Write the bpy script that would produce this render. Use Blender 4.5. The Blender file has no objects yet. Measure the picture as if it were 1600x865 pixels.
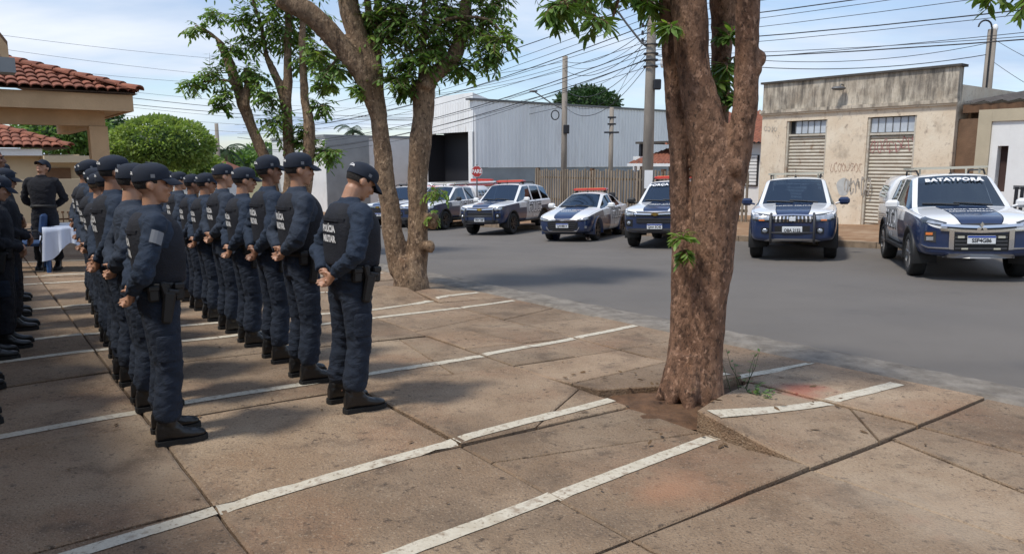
import bpy, bmesh, math, random
from mathutils import Vector, Matrix, noise, geometry
from mathutils.bvhtree import BVHTree
R = math.radians
rnd = random.Random(7)
scn = bpy.context.scene
COL = scn.collection

# ------------------------------------------------------------------ camera
CAM_H = 1.72
cd = bpy.data.cameras.new('camera'); cam = bpy.data.objects.new('camera', cd); COL.objects.link(cam)
cd.sensor_width = 36; cd.lens = 36 * 1150 / 1600; cd.clip_start = 0.05; cd.clip_end = 3000
PITCH = math.atan(180.5 / 1150)
cam.location = (0, 0, CAM_H); cam.rotation_euler = (math.pi / 2 - PITCH, 0, 0)
scn.camera = cam

# ------------------------------------------------------------------ sky and sun
SUN_AZ, SUN_EL = R(-126), R(60)          # azimuth clockwise from +Y (the way the camera looks)
world = bpy.data.worlds.new('World'); scn.world = world; world.use_nodes = True
nt = world.node_tree; nt.nodes.clear()
def N(t, **k):
    n = nt.nodes.new(t)
    for a, b in k.items(): setattr(n, a, b)
    return n
L = nt.links.new
sky = N('ShaderNodeTexSky', sky_type='NISHITA', sun_disc=False, sun_elevation=SUN_EL, sun_rotation=SUN_AZ,
        air_density=1.0, dust_density=.6, ozone_density=3.0)
tc = N('ShaderNodeTexCoord')
sep = N('ShaderNodeSeparateXYZ'); L(tc.outputs['Generated'], sep.inputs[0])
zz = N('ShaderNodeMath', operation='MAXIMUM'); L(sep.outputs['Z'], zz.inputs[0]); zz.inputs[1].default_value = 0.0
za = N('ShaderNodeMath', operation='ADD'); L(zz.outputs[0], za.inputs[0]); za.inputs[1].default_value = 0.16
dx = N('ShaderNodeMath', operation='DIVIDE'); L(sep.outputs['X'], dx.inputs[0]); L(za.outputs[0], dx.inputs[1])
dy = N('ShaderNodeMath', operation='DIVIDE'); L(sep.outputs['Y'], dy.inputs[0]); L(za.outputs[0], dy.inputs[1])
cmb = N('ShaderNodeCombineXYZ'); L(dx.outputs[0], cmb.inputs[0]); L(dy.outputs[0], cmb.inputs[1])
mp = N('ShaderNodeMapping'); mp.inputs['Scale'].default_value = (0.32, 0.55, 1); mp.inputs['Location'].default_value = (1.3, 4.1, 0)
mp.inputs['Rotation'].default_value = (0, 0, 0.35)
L(cmb.outputs[0], mp.inputs[0])
n1 = N('ShaderNodeTexNoise'); n1.inputs['Scale'].default_value = 1.5; n1.inputs['Detail'].default_value = 9
n1.inputs['Roughness'].default_value = 0.56; n1.inputs['Distortion'].default_value = 0.5
L(mp.outputs[0], n1.inputs['Vector'])
rp = N('ShaderNodeValToRGB'); rp.color_ramp.elements[0].position = 0.43; rp.color_ramp.elements[1].position = 0.61
rp.color_ramp.elements[0].color = (0.20, 0.20, 0.20, 1); rp.color_ramp.elements[1].color = (0.95, 0.95, 0.95, 1)
L(n1.outputs['Fac'], rp.inputs[0])
n2 = N('ShaderNodeTexNoise'); n2.inputs['Scale'].default_value = 2.6; n2.inputs['Detail'].default_value = 7
L(mp.outputs[0], n2.inputs['Vector'])
cr = N('ShaderNodeValToRGB')
cr.color_ramp.elements[0].position = 0.35; cr.color_ramp.elements[0].color = (3.0, 3.85, 5.2, 1)
cr.color_ramp.elements[1].position = 0.65; cr.color_ramp.elements[1].color = (5.3, 5.65, 6.2, 1)
L(n2.outputs['Fac'], cr.inputs[0])
mx = N('ShaderNodeMix', data_type='RGBA')
L(rp.outputs[0], mx.inputs['Factor']); L(sky.outputs[0], mx.inputs[6]); L(cr.outputs[0], mx.inputs[7])
bg = N('ShaderNodeBackground'); bg.inputs['Strength'].default_value = 0.15
L(mx.outputs[2], bg.inputs[0])
wo = N('ShaderNodeOutputWorld'); L(bg.outputs[0], wo.inputs[0])

sl = bpy.data.lights.new('sun', 'SUN'); sun = bpy.data.objects.new('sun', sl); COL.objects.link(sun)
sl.energy = 2.75; sl.angle = R(7); sl.color = (1.0, 0.95, 0.86)
sd = Vector((math.sin(SUN_AZ) * math.cos(SUN_EL), math.cos(SUN_AZ) * math.cos(SUN_EL), math.sin(SUN_EL)))
sun.rotation_euler = sd.to_track_quat('Z', 'Y').to_euler(); sun.location = sd * 60

vs = scn.view_settings
vs.view_transform = 'Standard'; vs.look = 'None'; vs.exposure = 0.2; vs.gamma = 1.0; vs.use_curve_mapping = False

# ------------------------------------------------------------------ place geometry: s runs along the street, t across it
AL = R(37)
SV = Vector((-math.sin(AL), math.cos(AL), 0)); TV = Vector((math.cos(AL), math.sin(AL), 0))
def sm(a, b, x):
    q = min(1, max(0, (x - a) / (b - a))); return q * q * (3 - 2 * q)
def lerp(a, b, k): return a + (b - a) * k
ROAD0, ROAD1 = 7.05, 18.0
def G(s, t):
    s = min(70, max(-8, s))
    zn = -0.12 - 0.02 * s; zf = -0.05 - 0.039 * s
    if t < ROAD0: return zn * sm(0.5, ROAD0, t)
    return lerp(zn, zf, sm(ROAD0, 14.5, t))
def P(s, t, z=0.0, rel=True):
    v = SV * s + TV * t; v.z = z + (G(s, t) if rel else 0); return v
def st(p): return (SV.dot(p), TV.dot(p))
def at(u, v, Y):                 # where the line of sight through a photo pixel crosses depth Y
    x = (u - 800) / 1150; y = -(v - 432.5) / 1150; c, s = math.cos(PITCH), math.sin(PITCH)
    d = Vector((x, c + y * s, -s + y * c)); d *= Y / d.y
    return Vector((d.x, d.y, CAM_H + d.z))
def att(u, v, t):                # the same for a wall plane t = const; gives (s, z)
    d = at(u, v, 1.0) - Vector((0, 0, CAM_H)); d *= t / TV.dot(d)
    return SV.dot(d), CAM_H + d.z

# ------------------------------------------------------------------ helpers
class MB:
    """collects shapes; build() links them as ONE mesh object"""
    def __init__(self): self.v = []; self.f = []; self.m = []
    def add(self, vs, fs, m=0):
        o = len(self.v); self.v += [tuple(p) for p in vs]
        self.f += [tuple(i + o for i in f) for f in fs]; self.m += [m] * len(fs); return self
    def box(self, c, d, rot=None, m=0, bev=0.0, taper=(1, 1)):
        hx, hy, hz = d[0] / 2, d[1] / 2, d[2] / 2; c = Vector(c)
        if bev <= 0:
            vs = [Vector((sx * hx * (taper[0] if sz > 0 else 1), sy * hy * (taper[1] if sz > 0 else 1), sz * hz)) for sx in (-1, 1) for sy in (-1, 1) for sz in (-1, 1)]
            fs = [(0, 1, 3, 2), (4, 6, 7, 5), (0, 4, 5, 1), (2, 3, 7, 6), (0, 2, 6, 4), (1, 5, 7, 3)]
        else:
            b = min(bev, hx * .98, hy * .98, hz * .98); vs = []; fs = []; idx = {}
            for sx in (-1, 1):
                for sy in (-1, 1):
                    for sz in (-1, 1):
                        tx = taper[0] if sz > 0 else 1; ty = taper[1] if sz > 0 else 1
                        for a in range(3):
                            q = [sx * (hx * tx - b), sy * (hy * ty - b), sz * (hz - b)]
                            q[a] += (sx, sy, sz)[a] * b; idx[(sx, sy, sz, a)] = len(vs); vs.append(Vector(q))
            for a in range(3):
                o1, o2 = [(1, 2), (2, 0), (0, 1)][a]
                for s in (-1, 1):
                    k = []
                    for (p, q) in ((-1, -1), (1, -1), (1, 1), (-1, 1)):
                        sg = [0, 0, 0]; sg[a] = s; sg[o1] = p; sg[o2] = q; k.append(idx[(sg[0], sg[1], sg[2], a)])
                    fs.append(tuple(k if s > 0 else k[::-1]))
                for p in (-1, 1):
                    for q in (-1, 1):
                        def g(sa, ax):
                            sg = [0, 0, 0]; sg[a] = sa; sg[o1] = p; sg[o2] = q; return idx[(sg[0], sg[1], sg[2], ax)]
                        k = [g(-1, o1), g(1, o1), g(1, o2), g(-1, o2)]
                        fs.append(tuple(k if p * q > 0 else k[::-1]))
            for sx in (-1, 1):
                for sy in (-1, 1):
                    for sz in (-1, 1):
                        k = [idx[(sx, sy, sz, a)] for a in range(3)]
                        fs.append(tuple(k if sx * sy * sz > 0 else k[::-1]))
        if rot is not None: vs = [rot @ p for p in vs]
        return self.add([p + c for p in vs], fs, m)
    def bar(self, a, b, w, h, m=0, up=(0, 0, 1)):     # a box from point a to point b
        a = Vector(a); b = Vector(b); d = b - a; x = d.normalized(); u = Vector(up)
        y = u.cross(x)
        if y.length < 1e-4: y = Vector((0, 1, 0)).cross(x)
        y.normalize(); z = x.cross(y)
        rot = Matrix((x, y, z)).transposed()
        return self.box((a + b) / 2, (d.length, w, h), rot, m)
    def tube(self, pts, rad, n=8, m=0, caps=True, ref=None, twist=0.0):
        pts = [Vector(p) for p in pts]; k = len(pts)
        if not isinstance(rad, (list, tuple)): rad = [rad] * k
        rings = []; prev = None
        for i, p in enumerate(pts):
            d = (pts[min(i + 1, k - 1)] - pts[max(i - 1, 0)]).normalized()
            if prev is None:
                r = Vector(ref) if ref else (Vector((1, 0, 0)) if abs(d.x) < .8 else Vector((0, 1, 0)))
            else: r = prev
            x = (r - d * r.dot(d)).normalized(); y = d.cross(x); prev = x
            ra = rad[i]; rx, ry = ra if isinstance(ra, (tuple, list)) else (ra, ra)
            rings.append([p + x * (rx * math.cos(2 * math.pi * j / n + twist)) + y * (ry * math.sin(2 * math.pi * j / n + twist)) for j in range(n)])
        return self.loft(rings, m, caps)
    def loft(self, rings, m=0, caps=True, closed=True):
        n = len(rings[0]); vs = [p for r in rings for p in r]; fs = []
        for i in range(len(rings) - 1):
            for j in range(n if closed else n - 1):
                a, b = i * n + j, i * n + (j + 1) % n
                fs.append((a, b, b + n, a + n))
        if caps: fs.append(tuple(range(n))[::-1]); fs.append(tuple(range((len(rings) - 1) * n, len(rings) * n)))
        return self.add(vs, fs, m)
    def ell(self, c, r, rot=None, m=0, nu=12, nv=8, zmin=-1.0):
        c = Vector(c); vs = []; fs = []
        for i in range(nv + 1):
            ph = -math.pi / 2 + math.pi * i / nv
            for j in range(nu):
                th = 2 * math.pi * j / nu
                p = Vector((r[0] * math.cos(ph) * math.cos(th), r[1] * math.cos(ph) * math.sin(th), r[2] * max(zmin, math.sin(ph))))
                if rot is not None: p = rot @ p
                vs.append(c + p)
        for i in range(nv):
            for j in range(nu):
                a, b = i * nu + j, i * nu + (j + 1) % nu; fs.append((a, b, b + nu, a + nu))
        return self.add(vs, fs, m)
    def grid(self, fn, us, vs_, m=0):
        o = [fn(a, b) for a in us for b in vs_]; n = len(vs_); fs = []
        for i in range(len(us) - 1):
            for j in range(n - 1): fs.append((i * n + j, (i + 1) * n + j, (i + 1) * n + j + 1, i * n + j + 1))
        return self.add(o, fs, m)
    def prism(self, poly, z0, z1, m=0):               # poly: [(x,y)], z0/z1 numbers or per-vertex lists
        n = len(poly); a = z0 if isinstance(z0, list) else [z0] * n; b = z1 if isinstance(z1, list) else [z1] * n
        vs = [(p[0], p[1], a[i]) for i, p in enumerate(poly)] + [(p[0], p[1], b[i]) for i, p in enumerate(poly)]
        fs = [tuple(range(n))[::-1], tuple(range(n, 2 * n))] + [(i, (i + 1) % n, n + (i + 1) % n, n + i) for i in range(n)]
        return self.add(vs, fs, m)
    def xf(self, M):
        self.v = [tuple(M @ Vector(p)) for p in self.v]; return self
    def mesh(self, name, mats=None, smooth=False):
        me = bpy.data.meshes.new(name); me.from_pydata(self.v, [], self.f); me.update()
        if mats is not None:
            for q in (mats if isinstance(mats, (list, tuple)) else [mats]): me.materials.append(q)
            if isinstance(mats, (list, tuple)) and len(mats) > 1: me.polygons.foreach_set('material_index', self.m)
        if smooth: me.polygons.foreach_set('use_smooth', [True] * len(me.polygons))
        return me
    def build(self, name, mats, parent=None, smooth=False, M=None):
        o = link(name, self.mesh(name, mats, smooth), parent, M)
        if name in ('crown', 'twigs', 'trunk_shoot', 'shoot_stems', 'fronds', 'leaves', 'stems'): o['kind'] = 'stuff'     # leaves and twigs past counting
        return o
def link(name, me, parent=None, M=None):
    o = bpy.data.objects.new(name, me); COL.objects.link(o)
    if parent is not None: o.parent = parent
    if M is not None: o.matrix_local = M
    return o
def empty(name, loc=(0, 0, 0), rz=0.0, scale=None):
    o = bpy.data.objects.new(name, None); COL.objects.link(o); o.empty_display_size = .2
    o.location = loc; o.rotation_euler = (0, 0, rz)
    if scale: o.scale = scale
    return o
def tag(o, label=None, cat=None, group=None, kind=None):
    if label: o['label'] = label
    if cat: o['category'] = cat
    if group: o['group'] = group
    if kind: o['kind'] = kind
    return o
def copy_tree(o, parent=None):
    c = o.copy(); COL.objects.link(c); c.parent = parent
    for ch in o.children: copy_tree(ch, c)
    return c
def bake(me, mods, name='baked'):
    """run modifiers over a mesh and return the result as a new mesh"""
    o = bpy.data.objects.new('tmp', me); COL.objects.link(o)
    for t, kw in mods:
        md = o.modifiers.new(t, t)
        for a, b in kw.items(): setattr(md, a, b)
    dg = bpy.context.evaluated_depsgraph_get(); dg.update()
    r = bpy.data.meshes.new_from_object(o.evaluated_get(dg)); r.name = name
    bpy.data.objects.remove(o); return r
def voxel(mb, size, it=2, fac=.5, name='skinned'):
    return bake(mb.mesh('raw'), [('REMESH', dict(mode='VOXEL', voxel_size=size, use_smooth_shade=True)), ('SMOOTH', dict(iterations=it, factor=fac))], name)
def displace(me, fn):
    me.update(); nn = [v.normal.copy() for v in me.vertices]
    for v, n in zip(me.vertices, nn): v.co += n * fn(v.co, n)
    me.update()
def setmat(me, *mats):
    me.materials.clear()
    for q in mats: me.materials.append(q)
    return me
_font = {}
def text_mesh(s, size, bold=0.0, sx=1.0, align='CENTER', spacing=1.0):
    key = (s, size, bold, sx, align, spacing)
    if key not in _font:
        cu = bpy.data.curves.new('t', 'FONT'); cu.body = s; cu.size = size; cu.align_x = align; cu.align_y = 'CENTER'
        cu.offset = bold; cu.space_character = spacing; cu.resolution_u = 3; cu.fill_mode = 'FRONT'
        o = bpy.data.objects.new('t', cu); COL.objects.link(o)
        dg = bpy.context.evaluated_depsgraph_get(); dg.update()
        me = bpy.data.meshes.new_from_object(o.evaluated_get(dg)); bpy.data.objects.remove(o)
        bm = bmesh.new(); bm.from_mesh(me); bmesh.ops.triangulate(bm, faces=bm.faces[:])
        _font[key] = ([(v.co.x * sx, v.co.y) for v in bm.verts], [tuple(v.index for v in f.verts) for f in bm.faces]); bm.free()
    return _font[key]
def lettering(name, s, size, mapfn, mat_, parent, bold=0.0, sx=1.0, spacing=1.0):
    """flat print: letter shapes laid on the surface that mapfn describes"""
    v, f = text_mesh(s, size, bold, sx, spacing=spacing)
    mb = MB(); mb.add([mapfn(x, y) for x, y in v], f)
    return mb.build(name, mat_, parent)

# ------------------------------------------------------------------ materials
MATS = {}
def mat(name, col, rough=.7, metal=0.0, var=0.0, vscale=4.0, bump=0.0, bscale=30.0, col2=None, coat=0.0, detail=6, spec=.5, stretch=None, lo=.35, hi=.65):
    if name in MATS: return MATS[name]
    m = bpy.data.materials.new(name); m.use_nodes = True; t = m.node_tree; b = t.nodes['Principled BSDF']
    b.inputs['Base Color'].default_value = (*col, 1); b.inputs['Roughness'].default_value = rough
    b.inputs['Metallic'].default_value = metal; b.inputs['Coat Weight'].default_value = coat
    b.inputs['Coat Roughness'].default_value = .05; b.inputs['Specular IOR Level'].default_value = spec
    co = t.nodes.new('ShaderNodeTexCoord'); src = co.outputs['Object']
    if stretch:
        mpn = t.nodes.new('ShaderNodeMapping'); mpn.inputs['Scale'].default_value = stretch
        t.links.new(src, mpn.inputs[0]); src = mpn.outputs[0]
    if var > 0 or col2:
        n = t.nodes.new('ShaderNodeTexNoise'); n.inputs['Scale'].default_value = vscale; n.inputs['Detail'].default_value = detail
        n.inputs['Roughness'].default_value = .6
        t.links.new(src, n.inputs['Vector'])
        r = t.nodes.new('ShaderNodeValToRGB'); r.color_ramp.elements[0].position = lo; r.color_ramp.elements[1].position = hi
        c2 = col2 or tuple(x * (1 - var) for x in col)
        r.color_ramp.elements[0].color = (*c2, 1); r.color_ramp.elements[1].color = (*col, 1)
        t.links.new(n.outputs['Fac'], r.inputs[0]); t.links.new(r.outputs[0], b.inputs['Base Color'])
    if bump > 0:
        n = t.nodes.new('ShaderNodeTexNoise'); n.inputs['Scale'].default_value = bscale; n.inputs['Detail'].default_value = 5
        t.links.new(src, n.inputs['Vector'])
        bp = t.nodes.new('ShaderNodeBump'); bp.inputs['Strength'].default_value = bump; bp.inputs['Distance'].default_value = .02
        t.links.new(n.outputs['Fac'], bp.inputs['Height']); t.links.new(bp.outputs[0], b.inputs['Normal'])
    MATS[name] = m; return m
def nodes_of(m): return m.node_tree, m.node_tree.nodes['Principled BSDF']
def overlay(m, col, scale, lo, hi, strength=1.0, detail=8, stretch=None, coord='Object', rough=None, loc=None):
    """a second layer of stains: noise-shaped patches of another colour over whatever the base is"""
    t, b = nodes_of(m); inp = b.inputs['Base Color']
    co = t.nodes.new('ShaderNodeTexCoord'); src = co.outputs[coord]
    mpn = t.nodes.new('ShaderNodeMapping'); mpn.inputs['Scale'].default_value = stretch or (1, 1, 1)
    if loc: mpn.inputs['Location'].default_value = loc
    t.links.new(src, mpn.inputs[0])
    n = t.nodes.new('ShaderNodeTexNoise'); n.inputs['Scale'].default_value = scale; n.inputs['Detail'].default_value = detail; n.inputs['Roughness'].default_value = .62
    t.links.new(mpn.outputs[0], n.inputs['Vector'])
    r = t.nodes.new('ShaderNodeMapRange'); r.inputs[1].default_value = lo; r.inputs[2].default_value = hi; r.inputs[4].default_value = strength
    t.links.new(n.outputs['Fac'], r.inputs[0])
    x = t.nodes.new('ShaderNodeMix'); x.data_type = 'RGBA'
    if inp.is_linked:
        l = inp.links[0]; t.links.new(l.from_socket, x.inputs[6]); t.links.remove(l)
    else: x.inputs[6].default_value = inp.default_value
    x.inputs[7].default_value = (*col, 1); t.links.new(r.outputs[0], x.inputs['Factor']); t.links.new(x.outputs[2], inp)
    return m

M_slab = mat('worn concrete slab', (.35, .25, .165), .92, var=.35, vscale=1.3, bump=.8, bscale=70, col2=(.25, .165, .10))
overlay(M_slab, (.40, .31, .215), .55, .50, .68, .75, 7, coord='Object')
overlay(M_slab, (.24, .115, .06), .9, .52, .72, .55, 8, loc=(7, 3, 0))
overlay(M_slab, (.105, .07, .046), 2.0, .52, .70, .75, 10)
overlay(M_slab, (.17, .12, .08), .45, .55, .66, .6, 9, loc=(2, 9, 0))
overlay(M_slab, (.065, .045, .032), 17, .60, .68, .8, 5)
overlay(M_slab, (.095, .066, .044), 75, .55, .68, .75, 3)
overlay(M_slab, (.10, .07, .048), 6.0, .58, .70, .6, 9)
overlay(M_slab, (.46, .36, .26), 60, .58, .70, .6, 3)
overlay(M_slab, (.33, .105, .045), .7, .66, .80, .55, 6, loc=(3.1, 1.2, 0))
def stain(m, c, r, col, k):
    """one spill of its own shape at a place on the paving"""
    t, b = nodes_of(m); inp = b.inputs['Base Color']; co = t.nodes.new('ShaderNodeTexCoord'); n = t.nodes.new('ShaderNodeTexNoise'); n.inputs['Scale'].default_value = 3.5; n.inputs['Detail'].default_value = 6; t.links.new(co.outputs['Object'], n.inputs['Vector'])
    d = t.nodes.new('ShaderNodeVectorMath'); d.operation = 'DISTANCE'; d.inputs[1].default_value = c; t.links.new(co.outputs['Object'], d.inputs[0])
    a = t.nodes.new('ShaderNodeMath'); a.operation = 'MULTIPLY_ADD'; a.inputs[1].default_value = r * 2.2; t.links.new(n.outputs['Fac'], a.inputs[0]); t.links.new(d.outputs['Value'], a.inputs[2])
    q = t.nodes.new('ShaderNodeMapRange'); q.inputs[1].default_value = r * 1.25; q.inputs[2].default_value = r * 2.1; q.inputs[3].default_value = k; q.inputs[4].default_value = 0; t.links.new(a.outputs[0], q.inputs[0])
    x = t.nodes.new('ShaderNodeMix'); x.data_type = 'RGBA'; l = inp.links[0]; so = l.from_socket; t.links.remove(l); t.links.new(so, x.inputs[6]); x.inputs[7].default_value = (*col, 1); t.links.new(q.outputs[0], x.inputs['Factor']); t.links.new(x.outputs[2], inp)
STAINS = True
M_slab_edge = mat('soil in joints', (.095, .062, .04), 1.0, var=.4, vscale=12, bump=.6, bscale=40)
M_paint_line = mat('worn white line paint', (.66, .61, .50), .85, var=.25, vscale=7, bump=.3, bscale=60, col2=(.50, .44, .34))
overlay(M_paint_line, (.27, .19, .125), 7, .53, .66, .8, 10)
overlay(M_paint_line, (.22, .155, .10), 38, .55, .66, .75, 5)
M_asphalt = mat('asphalt', (.160, .143, .127), .88, var=.14, vscale=.6, bump=.5, bscale=140)
overlay(M_asphalt, (.135, .125, .118), .25, .48, .70, .5, 6, stretch=(1, 1, 1))
overlay(M_asphalt, (.07, .067, .065), .8, .58, .72, .4, 9)
overlay(M_asphalt, (.155, .14, .125), .5, .60, .74, .5, 9, loc=(5, 1, 0))
overlay(M_asphalt, (.19, .18, .17), 90, .66, .72, .4, 2)
M_gutter = mat('gutter concrete', (.25, .22, .185), .95, var=.35, vscale=5, bump=.8, bscale=30, col2=(.15, .128, .105))
overlay(M_gutter, (.10, .085, .07), 6, .55, .7, .7, 8)
M_dirt = mat('red dirt verge', (.32, .20, .115), 1.0, var=.35, vscale=2.2, bump=.5, bscale=30, col2=(.24, .135, .07))
overlay(M_dirt, (.40, .30, .20), 1.1, .52, .72, .7)
M_ground = mat('dry ground', (.26, .19, .11), 1.0, var=.4, vscale=.3, bump=.3, bscale=8, col2=(.13, .15, .055))
M_kerb = mat('kerb stone', (.33, .25, .18), .95, var=.4, vscale=5, bump=.5, bscale=30)
def per_object(m, lo, hi):
    """each piece of the same material a little lighter or darker"""
    t, b = nodes_of(m); inp = b.inputs['Base Color']; l = inp.links[0]; so = l.from_socket; t.links.remove(l)
    oi = t.nodes.new('ShaderNodeObjectInfo'); r = t.nodes.new('ShaderNodeMapRange'); r.inputs[3].default_value = lo; r.inputs[4].default_value = hi
    t.links.new(oi.outputs['Random'], r.inputs[0])
    h = t.nodes.new('ShaderNodeHueSaturation'); t.links.new(r.outputs[0], h.inputs['Value']); t.links.new(so, h.inputs['Color']); t.links.new(h.outputs[0], inp)
    return m
per_object(M_slab, .80, 1.14)
stain(M_slab, (2.42, 5.85, -.1), .28, (.34, .06, .035), .6); stain(M_slab, (.92, 3.78, -.05), .30, (.40, .20, .11), .6); stain(M_slab, (-.3, 4.6, 0), .5, (.13, .09, .06), .5); stain(M_slab, (2.2, 3.6, 0), .6, (.42, .33, .24), .5)
# ================================================================== THE SETTING
def frange(a, b, n): return [a + (b - a) * i / n for i in range(n + 1)]
mb = MB()
ss = [-400, -200, -100, -60, -40] + frange(-30, 70, 50) + [90, 130, 200, 300, 450]
ts = [-400, -200, -100, -50, -30, -20, -12, -8] + frange(-6, 20, 26) + [24, 30, 40, 60, 100, 180, 300, 450]
mb.grid(lambda s, t: P(s, t, -.22), ss, ts)
tag(mb.build('ground', M_ground), kind='structure')
mb = MB(); mb.grid(lambda s, t: P(s, t), frange(-60, 70, 130) + [90, 130, 200], [ROAD0 - .02, 7.6, 8.4, 9.4, 10.5, 12, 13.3, 14.5, 16, ROAD1 + .05])
tag(mb.build('road', M_asphalt, smooth=True), kind='structure')
mb = MB(); mb.grid(lambda s, t: P(s, t, -.004), frange(29.9, 35.2, 4), [ROAD1 - .2, 20, 24, 30, 45, 80, 160])
tag(mb.build('side_road', M_asphalt, smooth=True), kind='structure')
# rough concrete gutter along the near edge of the road
mb = MB()
def gz(s, t): return .012 + .016 * noise.noise((s * 1.7, t * 5, 3)) + .01 * noise.noise((s * 6, t * 11, 9))
tj = [6.42, 6.5, 6.62, 6.75, 6.86, 6.97, 7.08]
sj = frange(-14, 40, 360)
def gp(s, t):
    k = tj.index(t); e = (.05 * noise.noise((s * 2.1, 7, 1)) + .03 * noise.noise((s * 7, 2, 5))) if k == 6 else 0
    z = gz(s, t) * (0 if k == 0 else 1) + (-.02 if k == 6 else 0) + (-.03 if k == 0 else 0)
    return P(s, t + e, z)
mb.grid(gp, sj, tj)
tag(mb.build('gutter', M_gutter, smooth=True), kind='structure')
# far pavement: kerb stones and beaten earth
far_pavement = tag(empty('far_pavement'), kind='structure')
mb = MB(); mb.grid(lambda s, t: P(s, t, .13 + .02 * noise.noise((s, t, 0)) + .012 * (t - 18)), frange(-20, 29.6, 50), [18.12, 19, 20, 21, 22, 23, 24.6, 26, 34])
mb.build('earth', M_dirt, far_pavement, smooth=True)
s = -20.0
while s < 29.5:
    m_ = MB(); l = .98
    a, b = P(s, 18.07), P(s + l, 18.07)
    m_.bar(a + Vector((0, 0, .055)), b + Vector((0, 0, .055)), .15, .19 + rnd.uniform(-.01, .01))
    m_.build('kerb_stone', M_kerb, far_pavement); s += 1.0
far_pavement2 = tag(empty('corner_pavement'), kind='structure')
mb = MB(); mb.grid(lambda s, t: P(s, t, .12), frange(35.4, 75, 20), [18.1, 20, 22, 24, 27, 32])
mb.build('earth', M_dirt, far_pavement2, smooth=True)
m_ = MB(); m_.bar(P(35.4, 18.05, .05), P(70, 18.05, .05), .15, .19); m_.build('kerb_line', M_kerb, far_pavement2)

# ------------------------------------------------------------------ plaza of concrete slabs, two of them lifted by roots
plaza = tag(empty('plaza_pavement'), kind='structure')
mb = MB(); mb.grid(lambda s, t: P(s, t, -.032 if t < 6.4 else -.05), frange(-14, 40, 60), frange(-9, 6.5, 20))
mb.build('joint_soil', M_slab_edge, plaza, smooth=True)
TR1 = P(3.57, 4.39); TR2 = P(10.0, 5.55); TR3 = P(16.6, 5.4)
S_J = [-12.0, -10.4, -8.9, -7.4, -5.9, -4.4, -2.9, -1.0, .72, 2.25, 3.72, 5.2, 6.75, 8.72, 9.95, 11.45, 13.0, 14.6, 16.2, 17.8, 19.4, 21, 22.6, 24.2, 25.8, 27.4, 29, 31, 33, 35, 37, 39]
T_J = [-8.2, -6.7, -5.2, -3.7, -2.2, -.65, .9, 2.4, 3.93, 5.3, 6.45]
GAP = .006
def lift(s, t, i, j):
    """height of slab (i, j) over the plain ground: slight settling, and the root-lifted ones"""
    c = rnd_t.get((i, j), (0, 0, 0)); sc = (S_J[i] + S_J[i + 1]) / 2; tcn = (T_J[j] + T_J[j + 1]) / 2
    z = c[0] + c[1] * (s - sc) + c[2] * (t - tcn)
    if (i, j) == (9, 8):  z += .17 * max(0, 1 - (t - 3.93) / 1.25) * sm(2.2, 3.55, s) + .012
    if (i, j) == (9, 9):  z += .02
    if (i, j) == (9, 7):  z += .028 * sm(2.25, 2.45, 4.9 - s) * sm(2.5, 3.9, t)
    if (i, j) == (10, 8): z += .07 * sm(4.9, 3.8, s)
    if (i, j) == (13, 8): z += .13 * sm(4.1, 5.2, t) * sm(8.75, 9.8, s)
    if (i, j) == (13, 9): z += .10 * sm(6.4, 5.4, t) * sm(8.4, 9.8, s)
    return z
rnd_t = {}
for i in range(len(S_J)):
    for j in range(len(T_J)):
        rnd_t[(i, j)] = (rnd.uniform(-.006, .006), rnd.uniform(-.004, .004), rnd.uniform(-.004, .004))
def slab_at(s, t):
    i = max(k for k in range(len(S_J)) if S_J[k] <= s); j = max(k for k in range(len(T_J)) if T_J[k] <= t)
    return min(i, len(S_J) - 2), min(j, len(T_J) - 2)
def top(s, t):
    i, j = slab_at(s, t); return G(s, t) + lift(s, t, i, j)
def clip(poly, a, b, keep):      # keep the part of a polygon on one side of the line a-b
    out = []; n = len(poly)
    sd = lambda p: ((b[0] - a[0]) * (p[1] - a[1]) - (b[1] - a[1]) * (p[0] - a[0])) * keep
    for k in range(n):
        p, q = poly[k], poly[(k + 1) % n]; dp, dq = sd(p), sd(q)
        if dp >= 0: out.append(p)
        if dp * dq < 0:
            f = dp / (dp - dq); out.append((lerp(p[0], q[0], f), lerp(p[1], q[1], f)))
    return out
SLV = []; SLF = []
def piece(poly, i, j, dz=0.0):
    # rough-edged slab piece: outline subdivided and jittered, sides going down into the soil
    o = []
    n = len(poly)
    for k in range(n):
        p, q = poly[k], poly[(k + 1) % n]; d = math.hypot(q[0] - p[0], q[1] - p[1]); m = max(1, int(d / .28))
        for a in range(m):
            f = a / m; x = lerp(p[0], q[0], f); y = lerp(p[1], q[1], f)
            if a: x += rnd.uniform(-.004, .004); y += rnd.uniform(-.004, .004)
            o.append((x, y))
    c = (sum(p[0] for p in o) / len(o), sum(p[1] for p in o) / len(o))
    inner = [(lerp(p[0], c[0], .02), lerp(p[1], c[1], .02)) for p in o]
    mid = [(lerp(p[0], c[0], .5), lerp(p[1], c[1], .5)) for p in o]
    Z = lambda p, d: P(p[0], p[1], lift(p[0], p[1], i, j) + d + dz)
    b = MB()
    rings = [[P(p[0], p[1], -.11) for p in o], [Z(p, -.008) for p in o], [Z(p, 0) for p in inner], [Z(p, .0) for p in mid]]
    b.loft(rings, caps=False); k = len(b.v); m = len(o)
    b.add([Z(c, 0)], []); 
    base = len(b.v) - 1 - m
    for a in range(m): b.f.append((base + a, base + (a + 1) % m, k)); b.m.append(0)
    b.build('slab', M_slab, plaza); o_ = len(SLV); SLV.extend(Vector(p) for p in b.v); SLF.extend(tuple(k_ + o_ for k_ in f) for f in b.f)
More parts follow.
